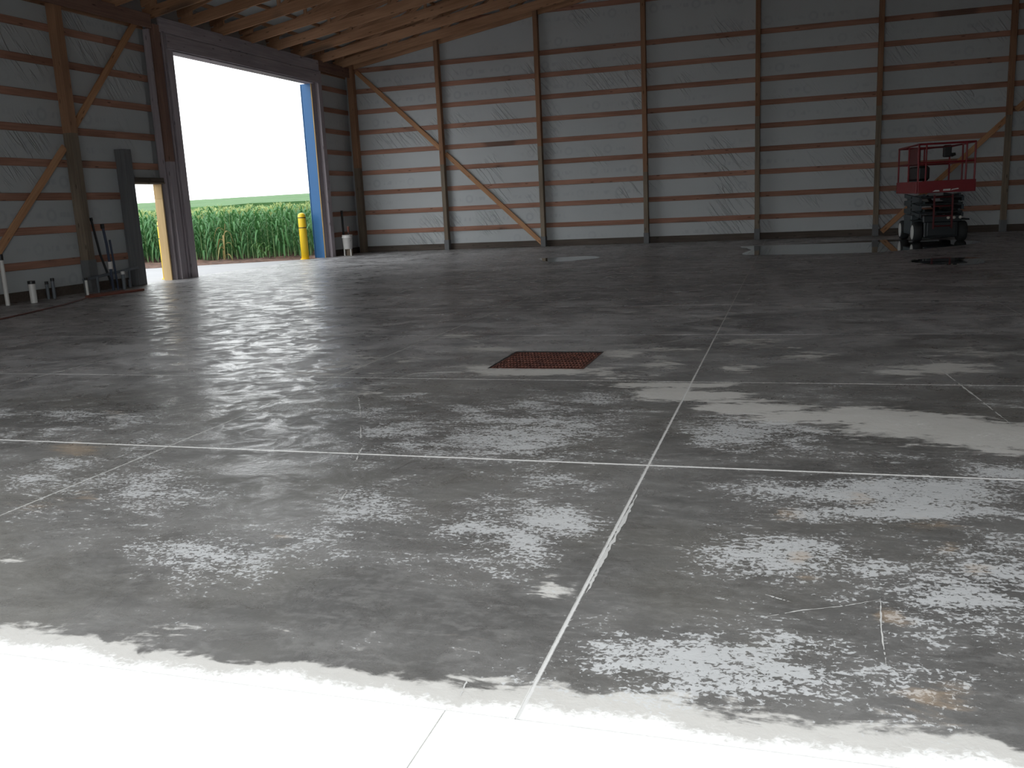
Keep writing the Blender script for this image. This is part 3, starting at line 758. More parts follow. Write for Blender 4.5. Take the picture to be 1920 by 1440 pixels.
beam('jamb_board', (-0.005, DOOR_Y1 + 0.012, 0), (-0.005, DOOR_Y1 + 0.012, DOOR_H), 0.03, 0.03, MAT['tan_lumber'], D1, up=(0, 1, 0))
MB().box((-0.32, DOOR_Y1 - 0.006, 0), (-0.02, DOOR_Y1 + 0.012, DOOR_H)).box((-0.335, DOOR_Y1 - 0.02, 0), (-0.32, DOOR_Y1 + 0.10, DOOR_H)).build('jamb_trim', MAT['blue_steel'], D1)
MB().box((-0.32, DOOR_Y0 - 0.012, 0), (-0.205, DOOR_Y0 + 0.006, DOOR_H)).build('jamb_trim', MAT['blue_steel'], D1)
beam('header_plank', (0.125, DOOR_Y0 - 0.42, 5.40), (0.125, DOOR_Y1 + 0.28, 5.40), 0.04, 0.30, DP, D1)
beam('header_plank', (0.125, DOOR_Y0 - 0.22, 5.085), (0.125, DOOR_Y1 + 0.28, 5.085), 0.04, 0.31, DP, D1)
beam('header_plank', (-0.10, DOOR_Y0 - 0.20, 5.20), (-0.10, DOOR_Y1 + 0.20, 5.20), 0.04, 0.56, DP, D1)
beam('head_board', (-0.045, DOOR_Y0 - 0.01, DOOR_H + 0.012), (-0.045, DOOR_Y1 + 0.01, DOOR_H + 0.012), 0.30, 0.025, MAT['hazed_door_post_wood'], D1)
# walk-through opening
D2 = tag(empty('door_2', (0, -9.8, 0)), 'low open walk doorway with a tan jamb beside the tall doorway', 'doorway', kind='structure')
beam('jamb_post', (0.01, WALK_Y0 - 0.12, 0), (0.01, WALK_Y0 - 0.12, 2.76), 0.24, 0.22, MAT['weathered_wood'], D2, up=(1, 0, 0))
beam('jamb_board', (-0.13, WALK_Y0 - 0.005, 0), (-0.13, WALK_Y0 - 0.005, WALK_H), 0.19, 0.03, MAT['treated_wood'], D2, up=(0, 1, 0))
beam('jamb_board', (-0.085, WALK_Y1, 0), (-0.085, WALK_Y1, 1.76), 0.21, 0.035, MAT['tan_lumber'], D2, up=(0, 1, 0))
beam('jamb_board', (-0.085, WALK_Y1, 1.763), (-0.085, WALK_Y1, WALK_H), 0.21, 0.035, MAT['tan_lumber'], D2, up=(0, 1, 0))
beam('head_board', (-0.05, WALK_Y0, WALK_H + 0.02), (-0.05, WALK_Y1 + 0.05, WALK_H + 0.02), 0.26, 0.035, MAT['treated_wood'], D2)
beam('head_board', (0.035, WALK_Y0, WALK_H + 0.085), (0.035, WALK_Y1 + 0.05, WALK_H + 0.085), 0.05, 0.10, MAT['skirt_wood'], D2)

# ------------------------------------------------------------------ walls the photograph looks away from
tag(MB().box((WIDTH - 0.02, -24.4, -0.3), (WIDTH + 0.05, 0.18, 6.03)).build('wall_right', MAT['vapour_sheet_y']),
    'side wall of white sheeting beyond the scissor lift', 'wall', kind='structure')
FX0, FX1, FH = 5.6, 14.8, 4.6
wf = MB().box((0, -24.47, -0.3), (FX0, -24.42, 5.9)).box((FX1, -24.47, -0.3), (WIDTH, -24.42, 5.9))
wf.add([(x, y, z) for y in (-24.47, -24.42) for x, z in ((FX0, FH), (FX1, FH), (FX1, 5.9), (WIDTH, 5.9), (RIDGE_X, 9.1), (0, 5.9), (FX0, 5.9))],
       [tuple(range(7)), tuple(range(13, 6, -1))] + [(i, (i + 1) % 7, 7 + (i + 1) % 7, 7 + i) for i in range(7)])
tag(wf.build('wall_front', MAT['siding']), 'near gable wall around the wide open doorway', 'wall', kind='structure')

# ------------------------------------------------------------------ roof: skin, purlins, trusses
rz0 = EAVE + 0.30 + 0.19
rf = MB()
for s in (0, 1):
    xe, xr = (-0.35, RIDGE_X) if s == 0 else (WIDTH + 0.35, RIDGE_X)
    za, zr = rz0 + 0.085 + (-0.35) * TOP_SLOPE, rz0 + 0.085 + RIDGE_X * TOP_SLOPE
    rf.add([(x, y, z + d) for d in (0, 0.03) for x, y, z in ((xe, -24.6, za), (xe, 0.3, za), (xr, 0.3, zr), (xr, -24.6, zr))],
           [(0, 1, 2, 3), (7, 6, 5, 4), (0, 1, 5, 4), (1, 2, 6, 5), (2, 3, 7, 6), (3, 0, 4, 7)])
ROOF = tag(rf.build('ceiling', MAT['roof_sheet_white']), 'pale roof sheeting above the timber trusses', 'roof', kind='structure')
for s in (0, 1):
    x = 0.15
    while x < RIDGE_X - 0.1:
        xx = x if s == 0 else WIDTH - x
        z = rz0 + x * TOP_SLOPE + 0.042
        beam('purlin', (xx, -24.4, z), (xx, 0.12, z), 0.04, 0.082, MAT['truss_wood'], ROOF)
        x += 0.61
CH = 0.24
ends = [(-0.12, 0), (RIDGE_X, 0)]
for kx in range(20):
    y = 0.055 if kx == 0 else -0.52 - 1.215 * (kx - 1)
    cx_l, cx_r = -0.15, RIDGE_X
    half = CH / 2
    bz = lambda x: roof_z(x) + half
    tz = lambda x: roof_z(x, TOP_SLOPE, EAVE + 0.30) + half
    tr = beam('roof_truss', (cx_l, y, EAVE + half - 0.15 * SLOPE), (RIDGE_X, y, bz(RIDGE_X)), 0.04, CH, MAT['truss_wood'], ROOF)
    beam('bottom_chord', (WIDTH + 0.15, y, EAVE + half - 0.15 * SLOPE), (RIDGE_X, y, bz(RIDGE_X)), 0.04, CH, MAT['truss_wood'], tr)
    for s in (0, 1):
        m = (lambda x: x) if s == 0 else (lambda x: WIDTH - x)
        beam('top_chord', (m(-0.2), y, EAVE + 0.30 + half - 0.2 * TOP_SLOPE), (RIDGE_X, y, tz(RIDGE_X)), 0.04, CH, MAT['truss_wood'], tr)
        beam('heel_block', (m(0.06), y, EAVE + 0.22), (m(0.06), y, EAVE + 0.40), 0.04, 0.3, MAT['truss_wood'], tr, up=(1, 0, 0))
        st = [(1.7, 1.7), (1.7, 3.4), (3.4, 3.4), (3.4, 5.2), (5.2, 5.2), (5.2, 7.1), (7.1, 7.1), (7.1, 9.0), (9.0, 9.0)]
        for a, b in st:
            pa, pb = Vector((m(a), y, bz(a) + 0.09)), Vector((m(b), y, tz(b) - 0.08))
            if (pb - pa).length > 0.3:
                beam('web', pa, pb, 0.038, 0.09, MAT['truss_wood'], tr, up=(1, 0, 0.01))

# ------------------------------------------------------------------ floor drain grate
GR = tag(empty('drain_grate', ((GRATE[0] + GRATE[2]) / 2, (GRATE[1] + GRATE[3]) / 2, 0)),
         'rusty brown iron drain grate let into the concrete floor', 'grate')
gx0, gy0, gx1, gy1 = GRATE
MB().box((gx0 - 0.0, gy0, -0.5), (gx0 + 0.012, gy1, -0.002)).box((gx1 - 0.012, gy0, -0.5), (gx1, gy1, -0.002)).box(
    (gx0, gy0, -0.5), (gx1, gy0 + 0.012, -0.002)).box((gx0, gy1 - 0.012, -0.5), (gx1, gy1, -0.002)).box(
    (gx0, gy0, -0.52), (gx1, gy1, -0.49)).build('pit', MAT['dark_paint'], GR)
MB().box((gx0 + 0.002, gy0 + 0.002, -0.045), (gx0 + 0.03, gy1 - 0.002, -0.004)).box((gx1 - 0.03, gy0 + 0.002, -0.045), (gx1 - 0.002, gy1 - 0.002, -0.004)).box(
    (gx0 + 0.03, gy0 + 0.002, -0.045), (gx1 - 0.03, gy0 + 0.012, -0.004)).box((gx0 + 0.03, gy1 - 0.012, -0.045), (gx1 - 0.03, gy1 - 0.002, -0.004)).build('rim', MAT['rusty_iron'], GR)
nb = 26
for i in range(nb):                                       # bearing bars
    x = gx0 + 0.045 + (gx1 - gx0 - 0.09) * i / (nb - 1)
    beam('bar', (x, gy0 + 0.012, -0.022), (x, gy1 - 0.012, -0.022), 0.009, 0.035, MAT['rusty_iron'], GR, ch=0.001)
for i in range(9):
    y = gy0 + 0.05 + (gy1 - gy0 - 0.1) * i / 8
    beam('cross_rod', (gx0 + 0.03, y, -0.010), (gx1 - 0.03, y, -0.010), 0.012, 0.012, MAT['rusty_iron'], GR, ch=0.002)


# ------------------------------------------------------------------ puddles
def puddle(outline, label):
    P = [Vector((*q, 0)) for q in outline]
    n = len(P)
    ring = []
    for i in range(n):
        p0, p1, p2, p3 = P[i - 1], P[i], P[(i + 1) % n], P[(i + 2) % n]
        for t in range(8):
            t /= 8
            q = 0.5 * ((2 * p1) + (p2 - p0) * t + (2 * p0 - 5 * p1 + 4 * p2 - p3) * t * t + (3 * p1 - p0 - 3 * p2 + p3) * t ** 3)
            ring.append((q.x + random.uniform(-.03, .03), q.y + random.uniform(-.05, .05)))
    m = len(ring)
    o = MB().add([(x, y, 0.004) for x, y in ring] + [(x, y, 0.0005) for x, y in ring],
                 [tuple(range(m)), tuple(range(2 * m - 1, m - 1, -1))] + [(i, (i + 1) % m, m + (i + 1) % m, m + i) for i in range(m)]).build('puddle', MAT['puddle_water'])
    tag(o, label, 'puddle')


puddle([(11.9, -3.2), (12.2, -4.6), (12.1, -6.2), (13.0, -6.6), (14.6, -6.7), (15.3, -6.2), (16.6, -5.0), (17.0, -3.8), (15.6, -2.3), (14.2, -2.5), (13.0, -3.0)],
       'wide shallow puddle mirroring the far wall left of the lift')
puddle([(7.4, -5.6), (7.7, -6.4), (8.1, -6.9), (8.5, -6.6), (8.9, -5.9), (8.5, -5.2), (8.0, -5.3)],
       'small puddle before the far wall near the foot of the diagonal brace')
puddle([(15.1, -9.0), (15.2, -9.7), (15.5, -10.1), (15.85, -10.2), (16.15, -9.6), (16.15, -8.7), (15.6, -8.6)],
       'small dark puddle on the slab in front of the scissor lift')

# ------------------------------------------------------------------ scissor lift
SL = tag(empty('scissor_lift', (16.24, -2.72, 0), math.radians(4)), 'red and grey scissor lift parked folded by the far wall', 'lift')
SM = WM[SL.name]


def lp(name, mb, mat, parent=None, smooth=False):
    mb.v = [tuple(SM @ Vector(v)) for v in mb.v]
    return mb.build(name, MAT[mat], parent or SL, smooth=smooth)


lp('chassis', MB().box((-0.36, -0.95, 0.10), (0.36, 0.95, 0.56), 0.02).box((-0.30, -1.0, 0.14), (0.30, -0.94, 0.50), 0.01), 'dark_paint')
lp('front_bumper', MB().box((-0.40, -1.04, 0.44), (0.40, -0.90, 0.60), 0.02), 'dark_paint')
for y in (-0.72, 0.78):
    lp('axle', MB().tube([(-0.5, y, 0.22), (0.5, y, 0.22)], 0.04), 'dark_paint')
for sx_ in (-1, 1):
    lp('side_tray', MB().box((sx_ * 0.37 if sx_ > 0 else -0.54, -0.42, 0.16), (0.54 if sx_ > 0 else -0.37, 0.45, 0.60), 0.015), 'grey_paint')
    for y in (-0.72, 0.78):
        w = lp('wheel', MB().lathe([(0.13, -0.09), (0.20, -0.095), (0.222, -0.07), (0.225, 0), (0.222, 0.07), (0.20, 0.095), (0.13, 0.09)], 28,
                                   (sx_ * 0.47, y, 0.225), 'X'), 'rubber', smooth=True)
        lp('rim', MB().lathe([(0.03, 0.106), (0.06, 0.098), (0.09, 0.10), (0.15, 0.102), (0.165, 0.096), (0.165, 0.08)] if sx_ > 0 else
                             [(0.03, -0.106), (0.06, -0.098), (0.09, -0.10), (0.15, -0.102), (0.165, -0.096), (0.165, -0.08)], 24, (sx_ * 0.47, y, 0.225), 'X'), 'rim_paint', w)
    lp('fender', MB().box((sx_ * 0.47 - 0.11, -0.98, 0.47), (sx_ * 0.47 + 0.11, -0.46, 0.50), 0.008), 'dark_paint')
    for lay in range(5):
        z = 0.63 + lay * 0.092
        dz = 0.035 if lay % 2 else -0.035
        b = lp('scissor_arm', MB().bar((sx_ * 0.37, -0.90, z - dz), (sx_ * 0.37, 0.90, z + dz), 0.05, 0.085, (0, 0, 1), 0.006), 'grey_paint')
        b2 = lp('scissor_arm', MB().bar((sx_ * 0.44, -0.90, z + dz), (sx_ * 0.44, 0.90, z - dz), 0.05, 0.085, (0, 0, 1), 0.006), 'grey_paint')
        lp('pivot_pin', MB().tube([(sx_ * 0.34, 0, z), (sx_ * 0.48, 0, z)], 0.025), 'dark_paint', b2)
for y, z in ((-0.88, 0.66), (-0.88, 0.84), (-0.88, 1.0), (0.88, 0.66), (0.88, 0.84)):
    lp('cross_tube', MB().tube([(-0.44, y, z), (0.44, y, z)], 0.03), 'dark_paint')
lp('lift_cylinder', MB().tube([(0, -0.6, 0.66), (0, 0.1, 0.86)], 0.06, 14).tube([(0, 0.1, 0.86), (0, 0.6, 1.0)], 0.035, 12), 'dark_paint')
ld = lp('ladder', MB().bar((-0.19, -1.06, 0.30), (-0.19, -1.06, 1.05), 0.035, 0.03, (0, 1, 0)).bar((0.19, -1.06, 0.30), (0.19, -1.06, 1.05), 0.035, 0.03, (0, 1, 0)), 'dark_red_paint')
for z in (0.36, 0.58, 0.80, 1.0):
    lp('rung', MB().tube([(-0.19, -1.06, z), (0.19, -1.06, z)], 0.016, 8), 'dark_red_paint', ld)
for x in (0.12, 0.24, 0.37):
    lp('lamp', MB().lathe([(0.034, -0.03), (0.036, 0.0), (0.03, 0.012), (0.012, 0.02)][::-1] and [(0.012, -1.068), (0.03, -1.06), (0.036, -1.045), (0.034, -1.03)], 14, (x, 0, 0.54), 'Y'), 'lamp_lens')
dk = lp('platform', MB().box((-0.58, -1.22, 1.14), (0.58, 1.18, 1.20), 0.006), 'dark_red_paint')
lp('front_skirt', MB().box((-0.58, -1.25, 1.10), (0.58, -1.22, 1.36), 0.006), 'red_paint', dk)
lp('rear_skirt', MB().box((-0.58, 1.18, 1.10), (0.58, 1.21, 1.36), 0.006), 'red_paint', dk)
for sx_ in (-1, 1):
    lp('side_skirt', MB().box((sx_ * 0.595 - 0.015, -1.22, 1.10), (sx_ * 0.595 + 0.015, 1.18, 1.36), 0.006), 'red_paint', dk)
dc = MB()                                                 # blurred white lettering marks: a slanted stroke, a block, a tail
dc.add([(-0.28, -1.256, 1.125), (-0.13, -1.256, 1.125), (-0.14, -1.256, 1.155), (-0.22, -1.256, 1.157)], [(0, 1, 2, 3)])
dc.add([(-0.06, -1.256, 1.135), (0.09, -1.256, 1.135), (0.095, -1.256, 1.175), (-0.055, -1.256, 1.172)], [(0, 1, 2, 3)])
dc.add([(0.10, -1.256, 1.137), (0.17, -1.256, 1.150), (0.26, -1.256, 1.162), (0.25, -1.256, 1.185), (0.12, -1.256, 1.165)], [(0, 1, 2, 3, 4)])
lp('lettering', dc, 'decal_white', dk)
for sx_ in (-1, 1):
    for y in (-1.2, -0.1, 1.16):
        lp('rail_post', MB().tube([(sx_ * 0.575, y, 1.30), (sx_ * 0.575, y, 2.16)], 0.02, 8), 'red_paint')
    lp('top_rail', MB().tube([(sx_ * 0.575, -1.2, 2.16), (sx_ * 0.575, 1.16, 2.16)], 0.022, 8), 'red_paint')
    lp('mid_rail', MB().tube([(sx_ * 0.575, -1.2, 1.76), (sx_ * 0.575, 1.16, 1.76)], 0.018, 8), 'red_paint')
for y in (-1.2, 1.16):
    lp('top_rail', MB().tube([(-0.575, y, 2.16), (0.575, y, 2.16)], 0.022, 8), 'red_paint')
    lp('mid_rail', MB().tube([(-0.575, y, 1.76), (0.575, y, 1.76)], 0.018, 8), 'red_paint')
    for x in ((-0.42, 0.40) if y < 0 else (0.0,)):
        lp('rail_post', MB().tube([(x, y, 1.30), (x, y, 2.16)], 0.018, 8), 'red_paint')
lp('lower_top_rail', MB().tube([(-0.56, -1.19, 2.05), (0.30, -1.19, 2.11)], 0.014, 8), 'dark_red_paint')
lp('manual_box', MB().box((-0.60, -1.17, 1.72), (-0.53, -0.30, 2.10), 0.02), 'dark_red_paint')
lp('tool_bag', MB().box((-0.56, -1.05, 1.37), (-0.30, 0.10, 1.70), 0.05), 'black_plastic')
cb = lp('control_box', MB().box((-0.06, -1.19, 1.86), (0.10, -1.05, 2.12), 0.02), 'black_plastic')
lp('joystick', MB().tube([(0.10, -1.12, 1.90), (0.19, -1.13, 1.92)], [0.045, 0.03], 10), 'black_plastic', cb)

# ------------------------------------------------------------------ yellow bollards outside the tall doorway
def bollard(x, y, label):
    b = empty('bollard', (x, y, 0))
    tag(b, label, 'bollard', 'yellow bollards outside the side doorway')
    r = 0.112
    MB().lathe([(r, 0), (r, 1.20), (r - 0.004, 1.255), (r - 0.025, 1.295), (r - 0.07, 1.318), (0.004, 1.325)], 28, (x, y, 0)).build('sleeve', MAT['yellow_plastic'], b, smooth=True)
    for z in (0.90, 1.185):
        MB().lathe([(r - 0.002, z - 0.012), (r + 0.002, z - 0.012), (r + 0.002, z + 0.012), (r - 0.002, z + 0.012)], 28, (x, y, 0)).build('band', MAT['black_band'], b)
    MB().lathe([(r + 0.03, -0.01), (r + 0.03, 0.012), (r, 0.014)], 28, (x, y, 0)).build('collar', MAT['yellow_plastic'], b)


bollard(-0.45, -2.68, 'yellow bollard with black bands beside the blue jamb')
bollard(-0.45, -8.86, 'yellow bollard half hidden behind the tan jamb of the walk doorway')

# ------------------------------------------------------------------ pipes and gear along the left wall
def stub(name, x, y, h, r, mat, label, cap='black_plastic', caph=0.05, lean=0.0, cat='pipe', group=None):
    o = empty(name, (x, y, 0))
    tag(o, label, cat, group)
    top = (x, y + lean, h)
    d = Vector(top) - Vector((x, y, 0))
    MB().tube([(x, y, -0.01), top], r, 14).build('pipe_body', MAT[mat], o)
    if cap:
        c0 = Vector((x, y, 0)) + d * (1 - caph / h)
        MB().tube([c0, Vector(top) + d.normalized() * 0.012], r * 1.12, 14).build('cap', MAT[cap], o)
    return o


stub('drain_pipe', 0.26, -14.05, 0.86, 0.036, 'white_pvc', 'tall white plastic pipe with black cap at the foot of the slanting brace', caph=0.09)
stub('drain_pipe', 0.46, -13.68, 0.37, 0.056, 'white_pvc', 'thick short white plastic pipe standing out of the slab by the side wall', caph=0.04)
stub('water_pipe', 0.26, -13.0, 0.36, 0.03, 'grey_pvc', 'grey pipe stub, taller of the pair between the white pipes', caph=0.04)
stub('water_pipe', 0.20, -13.08, 0.31, 0.028, 'grey_pvc', 'grey pipe stub, shorter of the pair between the white pipes', caph=0.04)
stub('drain_pipe', 0.47, -12.41, 0.31, 0.026, 'white_pvc', 'thin white pipe stub under the left end of the dark rail', caph=0.035)
r_ = tag(empty('pipe_rail', (0.30, -12.3, 0)), 'dark horizontal rail held across the pipes between post and walk doorway', 'rail')
MB().bar((0.33, -12.32, 0.275), (0.20, -10.62, 0.38), 0.04, 0.05, (0, 0, 1), 0.006).build('rail_bar', MAT['grey_pvc'], r_)
MB().tube([(0.325, -11.95, -0.01), (0.325, -11.95, 0.30)], 0.02, 8).build('stake', MAT['grey_pvc'], r_)
MB().tube([(0.24, -10.95, -0.01), (0.24, -10.95, 0.36)], 0.02, 8).build('stake', MAT['grey_pvc'], r_)
r_ = tag(empty('supply_pipe', (0.18, -11.25, 0)), 'long black pipe leaning up beside the left post', 'pipe')
MB().tube([(0.22, -11.42, 0), (0.05, -11.47, 0.70), (-0.02, -11.51, 1.39)], 0.022, 10).build('pipe_body', MAT['black_pipe'], r_)
MB().tube([(-0.017, -11.508, 1.36), (-0.023, -11.512, 1.42)], 0.031, 10).build('cap', MAT['black_plastic'], r_)
r_ = tag(empty('conduit_pipe', (0.33, -11.55, 0)), 'dark blue pipe with white coupling rising from the slab', 'pipe')
MB().tube([(0.33, -11.56, 0), (0.33, -11.56, 0.45), (0.30, -11.55, 0.9), (0.27, -11.56, 1.25)], 0.026, 10).build('pipe_body', MAT['blue_pipe'], r_)
MB().tube([(0.27, -11.56, 1.20), (0.265, -11.56, 1.29)], 0.038, 10).build('cap', MAT['black_plastic'], r_)
MB().tube([(0.33, -11.56, 0.42), (0.33, -11.56, 0.56)], 0.042, 12).build('coupling', MAT['white_pvc'], r_)
MB().tube([(0.345, -11.44, 0), (0.33, -11.45, 0.5), (0.31, -11.46, 0.98)], 0.02, 10).build('branch_pipe', MAT['blue_pipe'], r_)
stub('vent_pipe', 0.42, -11.35, 0.34, 0.035, 'grey_pvc', 'grey pipe stub below the white coupling', cap='white_pvc', caph=0.045)
stub('vent_pipe', 0.25, -10.98, 0.16, 0.03, 'grey_pvc', 'low grey pipe stub nearest the walk doorway', cap=None)


def board(a, b, w, h, label):
    o = beam('board', a, b, w, h, MAT['red_lumber'], None)
    tag(o, label, 'board', 'reddish boards on the slab')


board((1.0, -13.0, 0.022), (1.15, -11.75, 0.022), 0.14, 0.04, 'longer reddish board lying on the slab before the pipes')
board((0.86, -12.75, 0.022), (0.92, -12.0, 0.022), 0.12, 0.04, 'shorter reddish board lying closest to the wall pipes')
cd = MB().tube([(1.02, -13.05, 0.012), (1.25, -13.5, 0.012), (1.55, -14.2, 0.012), (1.9, -15.3, 0.012), (2.1, -16.0, 0.012)], 0.012, 8)
tag(cd.build('cord', MAT['cord_rubber']), 'thin dark cord trailing over the slab from the reddish boards', 'cord')

# ------------------------------------------------------------------ corner by the blue jamb
bk = tag(empty('bucket', (0.42, -1.65, 0)), 'white plastic bucket raised on two white stubs in the far corner', 'bucket')
bx, by = 0.42, -1.65
MB().lathe([(0.004, 0.20), (0.125, 0.20), (0.13, 0.21), (0.148, 0.52), (0.158, 0.525), (0.158, 0.55), (0.148, 0.552), (0.152, 0.60), (0.158, 0.605), (0.158, 0.615),
            (0.148, 0.615), (0.142, 0.55), (0.122, 0.225), (0.004, 0.222)], 28, (bx, by, 0)).build('pail', MAT['bucket_plastic'], bk, smooth=True)
for dx in (-0.105, 0.105):
    MB().tube([(bx + dx, by - 0.04, 0), (bx + dx, by - 0.04, 0.205)], 0.022, 10).build('stub_leg', MAT['white_pvc'], bk)
MB().box((bx - 0.1, by + 0.03, 0), (bx + 0.1, by + 0.1, 0.2), 0.005).build('block', MAT['treated_wood'], bk)
hd = []
for i in range(13):
    a = math.pi * i / 12
    hd.append((bx + 0.162 * math.cos(a), by - 0.02 - 0.15 * math.sin(a) * 0.5, 0.54 - 0.17 * math.sin(a)))
MB().tube(hd, 0.004, 6).build('handle', MAT['grey_paint'], bk)
tl = tag(empty('trowel', (0.47, -1.6, 0)), 'dark tool handle standing up out of the white bucket', 'tool')
MB().tube([(0.44, -1.63, 0.24), (0.45, -1.60, 0.72)], 0.018, 8).build('shaft', MAT['black_pipe'], tl)
MB().tube([(0.45, -1.60, 0.70), (0.452, -1.595, 0.86)], [0.03, 0.035], 10).build('grip', MAT['red_lumber'], tl)
stub('conduit_post', 0.10, -1.25, 1.32, 0.032, 'black_pipe', 'black upright pipe between the blue jamb and the bucket', caph=0.09)

# ------------------------------------------------------------------ corn
def leaf_strip(mb, base, az, length, width, rise, droop, twist=0.0):
    """an arching maize blade with a folded midrib"""
    d = Vector((math.cos(az), math.sin(az), 0))
    s = Vector((-math.sin(az), math.cos(az), 0))
    seg = 6
    rows = []
    for i in range(seg + 1):
        t = i / seg
        out = length * (t * 0.80 - 0.10 * t * t)
        up = rise * math.sin(min(1, t * 1.15) * math.pi * 0.6) - droop * t ** 2.4
        w = width * (0.55 + 1.0 * t) * (1 - t) ** 0.55 if t < 1 else 0.004
        w = min(w, width)
        c = Vector(base) + d * out + Vector((0, 0, up))
        ss = (s * math.cos(twist * t) + Vector((0, 0, 1)) * math.sin(twist * t))
        rows += [c + ss * w / 2 + Vector((0, 0, 0.25 * w)), c, c - ss * w / 2 + Vector((0, 0, 0.25 * w))]
    fs = []
    for i in range(seg):
        a = i * 3
        fs += [(a, a + 3, a + 4, a + 1), (a + 1, a + 4, a + 5, a + 2)]
    mb.add(rows, fs)


def corn_meshes(seed, H):
    rn = random.Random(seed)
    st = MB().tube([(0, 0, -0.1), (0.01, 0, H * 0.45), (0, 0.01, H * 0.9), (0.005, 0, H)], [0.016, 0.014, 0.009, 0.005], 6)
    lf = MB()
    az = rn.uniform(0, 6.28)
    n = 13
    for i in range(n):
        t = i / (n - 1)
        z = H * (0.20 + 0.72 * t)
        L = 0.30 + 0.34 * math.sin(math.pi * (0.15 + 0.7 * t)) + rn.uniform(-0.08, 0.08)
        leaf_strip(lf, (0, 0, z), az + math.pi * i + rn.uniform(-0.5, 0.5), L, rn.uniform(0.07, 0.10),
                   L * rn.uniform(0.35, 0.62) * (0.7 + 0.5 * t), L * rn.uniform(0.6, 1.15) * (1.1 - 0.55 * t), rn.uniform(-0.9, 0.9))
    ts = MB()
    for i in range(6):
        a, l = rn.uniform(0, 6.28), rn.uniform(0.10, 0.17)
        e = rn.uniform(0.25, 0.75) if i else 0.02
        ts.tube([(0, 0, H - 0.02), (math.cos(a) * l * e * 0.5, math.sin(a) * l * e * 0.5, H + l * 0.6), (math.cos(a) * l * e, math.sin(a) * l * e, H + l)], [0.007, 0.008, 0.003], 4)
    return (st, lf, ts)


VAR = []
for sd in range(6):
    Hh = 1.38 + 0.03 * sd
    st, lf, ts = corn_meshes(50 + sd, Hh)
    VAR.append((st.mesh('stalk', MAT['corn_stalk']), lf.mesh('foliage', MAT['corn_leaf']), ts.mesh('tassel', MAT['corn_tassel']), st, lf, ts))

ROW_DIR = Vector((-0.9895, -0.144, 0))       # the rows run away along the field edge
ROW_OFF = Vector((-0.144, 0.9895, 0))
ORG = Vector((-0.9, -0.25, -0.05))
spots = []
for row in range(46):
    nmax = 200 if row < 30 else 240
    for i in range(nmax):
        q = ORG + ROW_OFF * (0.72 * row) + ROW_DIR * (0.175 * i - 0.60 * 0.72 * row * 0.62 + random.uniform(-0.03, 0.03))
        if q.x > -0.7: continue
        # keep to what the two openings can show
        spots.append((row, q))
cam_p = Vector((13.07, -26.3, 1.3))


def seen(q, pad=0.0):
    """does the sight line to q pass one of the openings (a step aside allowed)"""
    t = (0 - q.x) / (cam_p.x - q.x)
    y = q.y + (cam_p.y - q.y) * t
    return DOOR_Y0 - 0.1 - pad < y < DOOR_Y1 + 0.1 + pad or WALK_Y0 - pad < y < WALK_Y1 + pad


vis = [s for s in spots if seen(s[1])]
vis.sort(key=lambda s: (s[1] - cam_p).length)
single, rest = vis[:296], vis[296:]
keep = set((s[0], round(s[1].x, 4)) for s in single)
rest = [s for s in spots if (s[0], round(s[1].x, 4)) not in keep and s[1].x < -1.4 and seen(s[1], 2.5)]
rn = random.Random(3)
for row, q in single:
    v = VAR[rn.randrange(6)]
    M = Matrix.Translation(q) @ Matrix.Rotation(rn.uniform(0, 6.28), 4, 'Z') @ Matrix.Rotation(rn.uniform(-0.05, 0.05), 4, 'X') @ Matrix.Diagonal((1, 1, rn.uniform(0.94, 1.07), 1))
    e = bpy.data.objects.new('corn_plant', None)
    e.empty_display_size = 0.1
    link(e, None, M)
    tag(e, 'tall green tasselled corn plant in the field beyond the doorways', 'corn plant', 'corn plants at the edge of the field')
    for nm, me in zip(('stalk', 'foliage', 'tassel'), v[:3]):
        link(bpy.data.objects.new(nm, me), e, M)
# the field behind them, too many to count
arr_v, arr_f, arr_m, base = [], [], [], 0
var_np = []
for v in VAR:
    vs = np.array(v[3].v + v[4].v + v[5].v)
    fs = [tuple(f) for f in v[3].f] + [tuple(i + len(v[3].v) for i in f) for f in v[4].f] + [tuple(i + len(v[3].v) + len(v[4].v) for i in f) for f in v[5].f]
    ms = [0] * len(v[3].f) + [1] * len(v[4].f) + [2] * len(v[5].f)
    tri, tm = [], []
    for f, m in zip(fs, ms):
        for q in range(1, len(f) - 1):
            tri.append((f[0], f[q], f[q + 1])); tm.append(m)
    var_np.append((vs, np.array(tri), np.array(tm)))
for row, q in rest:
    vs, tri, tm = var_np[rn.randrange(6)]
    a = rn.uniform(0, 6.28)
    s = rn.uniform(0.94, 1.07)
    R = np.array([[math.cos(a), -math.sin(a), 0], [math.sin(a), math.cos(a), 0], [0, 0, s]])
    arr_v.append(vs @ R.T + np.array(q))
    arr_f.append(tri + base)
    arr_m.append(tm)
    base += len(vs)
if arr_v:
    V, F, Mi = np.concatenate(arr_v), np.concatenate(arr_f), np.concatenate(arr_m)
    me = bpy.data.meshes.new('corn_stand')
    me.vertices.add(len(V)); me.vertices.foreach_set('co', V.astype(np.float32).ravel())
    me.loops.add(len(F) * 3); me.loops.foreach_set('vertex_index', F.astype(np.int32).ravel())
    me.polygons.add(len(F)); me.polygons.foreach_set('loop_start', np.arange(0, len(F) * 3, 3, dtype=np.int32))
    me.polygons.foreach_set('material_index', Mi.astype(np.int32))
    for nm in ('corn_stalk', 'corn_leaf', 'corn_tassel'): me.materials.append(MAT[nm])
    me.update(calc_edges=True)
    me.validate()
    tag(link(bpy.data.objects.new('corn_stand', me)), 'dense standing corn filling the field behind the edge plants', 'corn', kind='stuff')
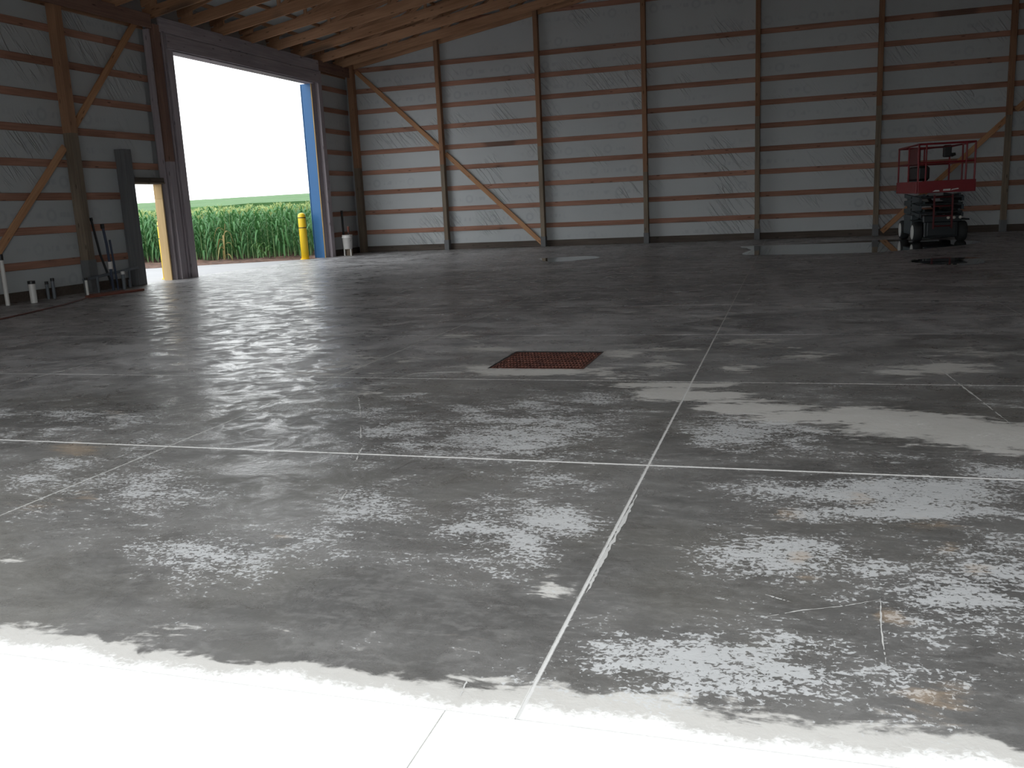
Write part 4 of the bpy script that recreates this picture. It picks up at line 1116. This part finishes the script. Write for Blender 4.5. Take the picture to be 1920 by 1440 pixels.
# a withered plant and a weed at the field's edge
def placed(name, mbs, q, label, cat):
    e = tag(empty(name, q), label, cat)
    for nm, mb, mt in mbs: mb.build(nm, MAT[mt], e, Matrix.Translation(q))
    return e


st = MB().tube([(0, 0, -0.1), (0.04, 0, 0.5), (0.12, 0.02, 1.15)], [0.018, 0.014, 0.006], 6)
lf = MB()
for i in range(8):
    leaf_strip(lf, (0.01 * i, 0, 0.1 + 0.12 * i), i * 2.3, 0.5, 0.07, 0.2, 0.55, 0.8)
placed('withered_corn', [('stalk', st, 'dry_leaf'), ('foliage', lf, 'dry_leaf')], (-4.15, -1.25, -0.05), 'withered yellow brown corn stalk leaning at the field edge', 'corn plant')
lf = MB()
for i in range(22):
    leaf_strip(lf, (random.uniform(-.2, .2), random.uniform(-.15, .15), 0.05 + random.random() * 0.35), random.uniform(0, 6.28), 0.32, 0.05, 0.16, 0.16, 0.5)
placed('weed_clump', [('foliage', lf, 'weed_leaf')], (-2.9, -1.1, -0.05), 'low bushy weed at the foot of the corn', 'weed')

# ------------------------------------------------------------------ the field climbing to the skyline
nx, ny = 120, 90
xs = np.linspace(-420, 160, nx)
ys = 33 + 420 * np.linspace(0, 1, ny) ** 1.8
X, Y = np.meshgrid(xs, ys)
Z = 1.75 + 0.0355 * np.clip(Y - 45, 0, None) - 0.00003 * np.clip(Y - 45, 0, None) ** 2 + 0.010 * np.clip(X + 60, 0, None) - 0.004 * np.clip(-X - 90, 0, None)
Z += RNG.uniform(-0.12, 0.12, Z.shape)
v = np.stack([X.ravel(), Y.ravel(), Z.ravel()], 1)
idx = np.arange(nx * ny).reshape(ny, nx)
q = np.stack([idx[:-1, :-1], idx[:-1, 1:], idx[1:, 1:], idx[1:, :-1]], -1).reshape(-1, 4).tolist()
n0 = len(v)
drop = v[idx[0]].copy(); drop[:, 2] = -0.5
v = np.concatenate([v, drop])
q += [[int(idx[0, i]), n0 + i, n0 + i + 1, int(idx[0, i + 1])] for i in range(nx - 1)]
me = bpy.data.meshes.new('far_field')
me.from_pydata(v.tolist(), [], q)
me.materials.append(MAT['field_green'])
tag(link(bpy.data.objects.new('far_field', me)), 'bright green crop field rising to the skyline', 'field', kind='stuff')
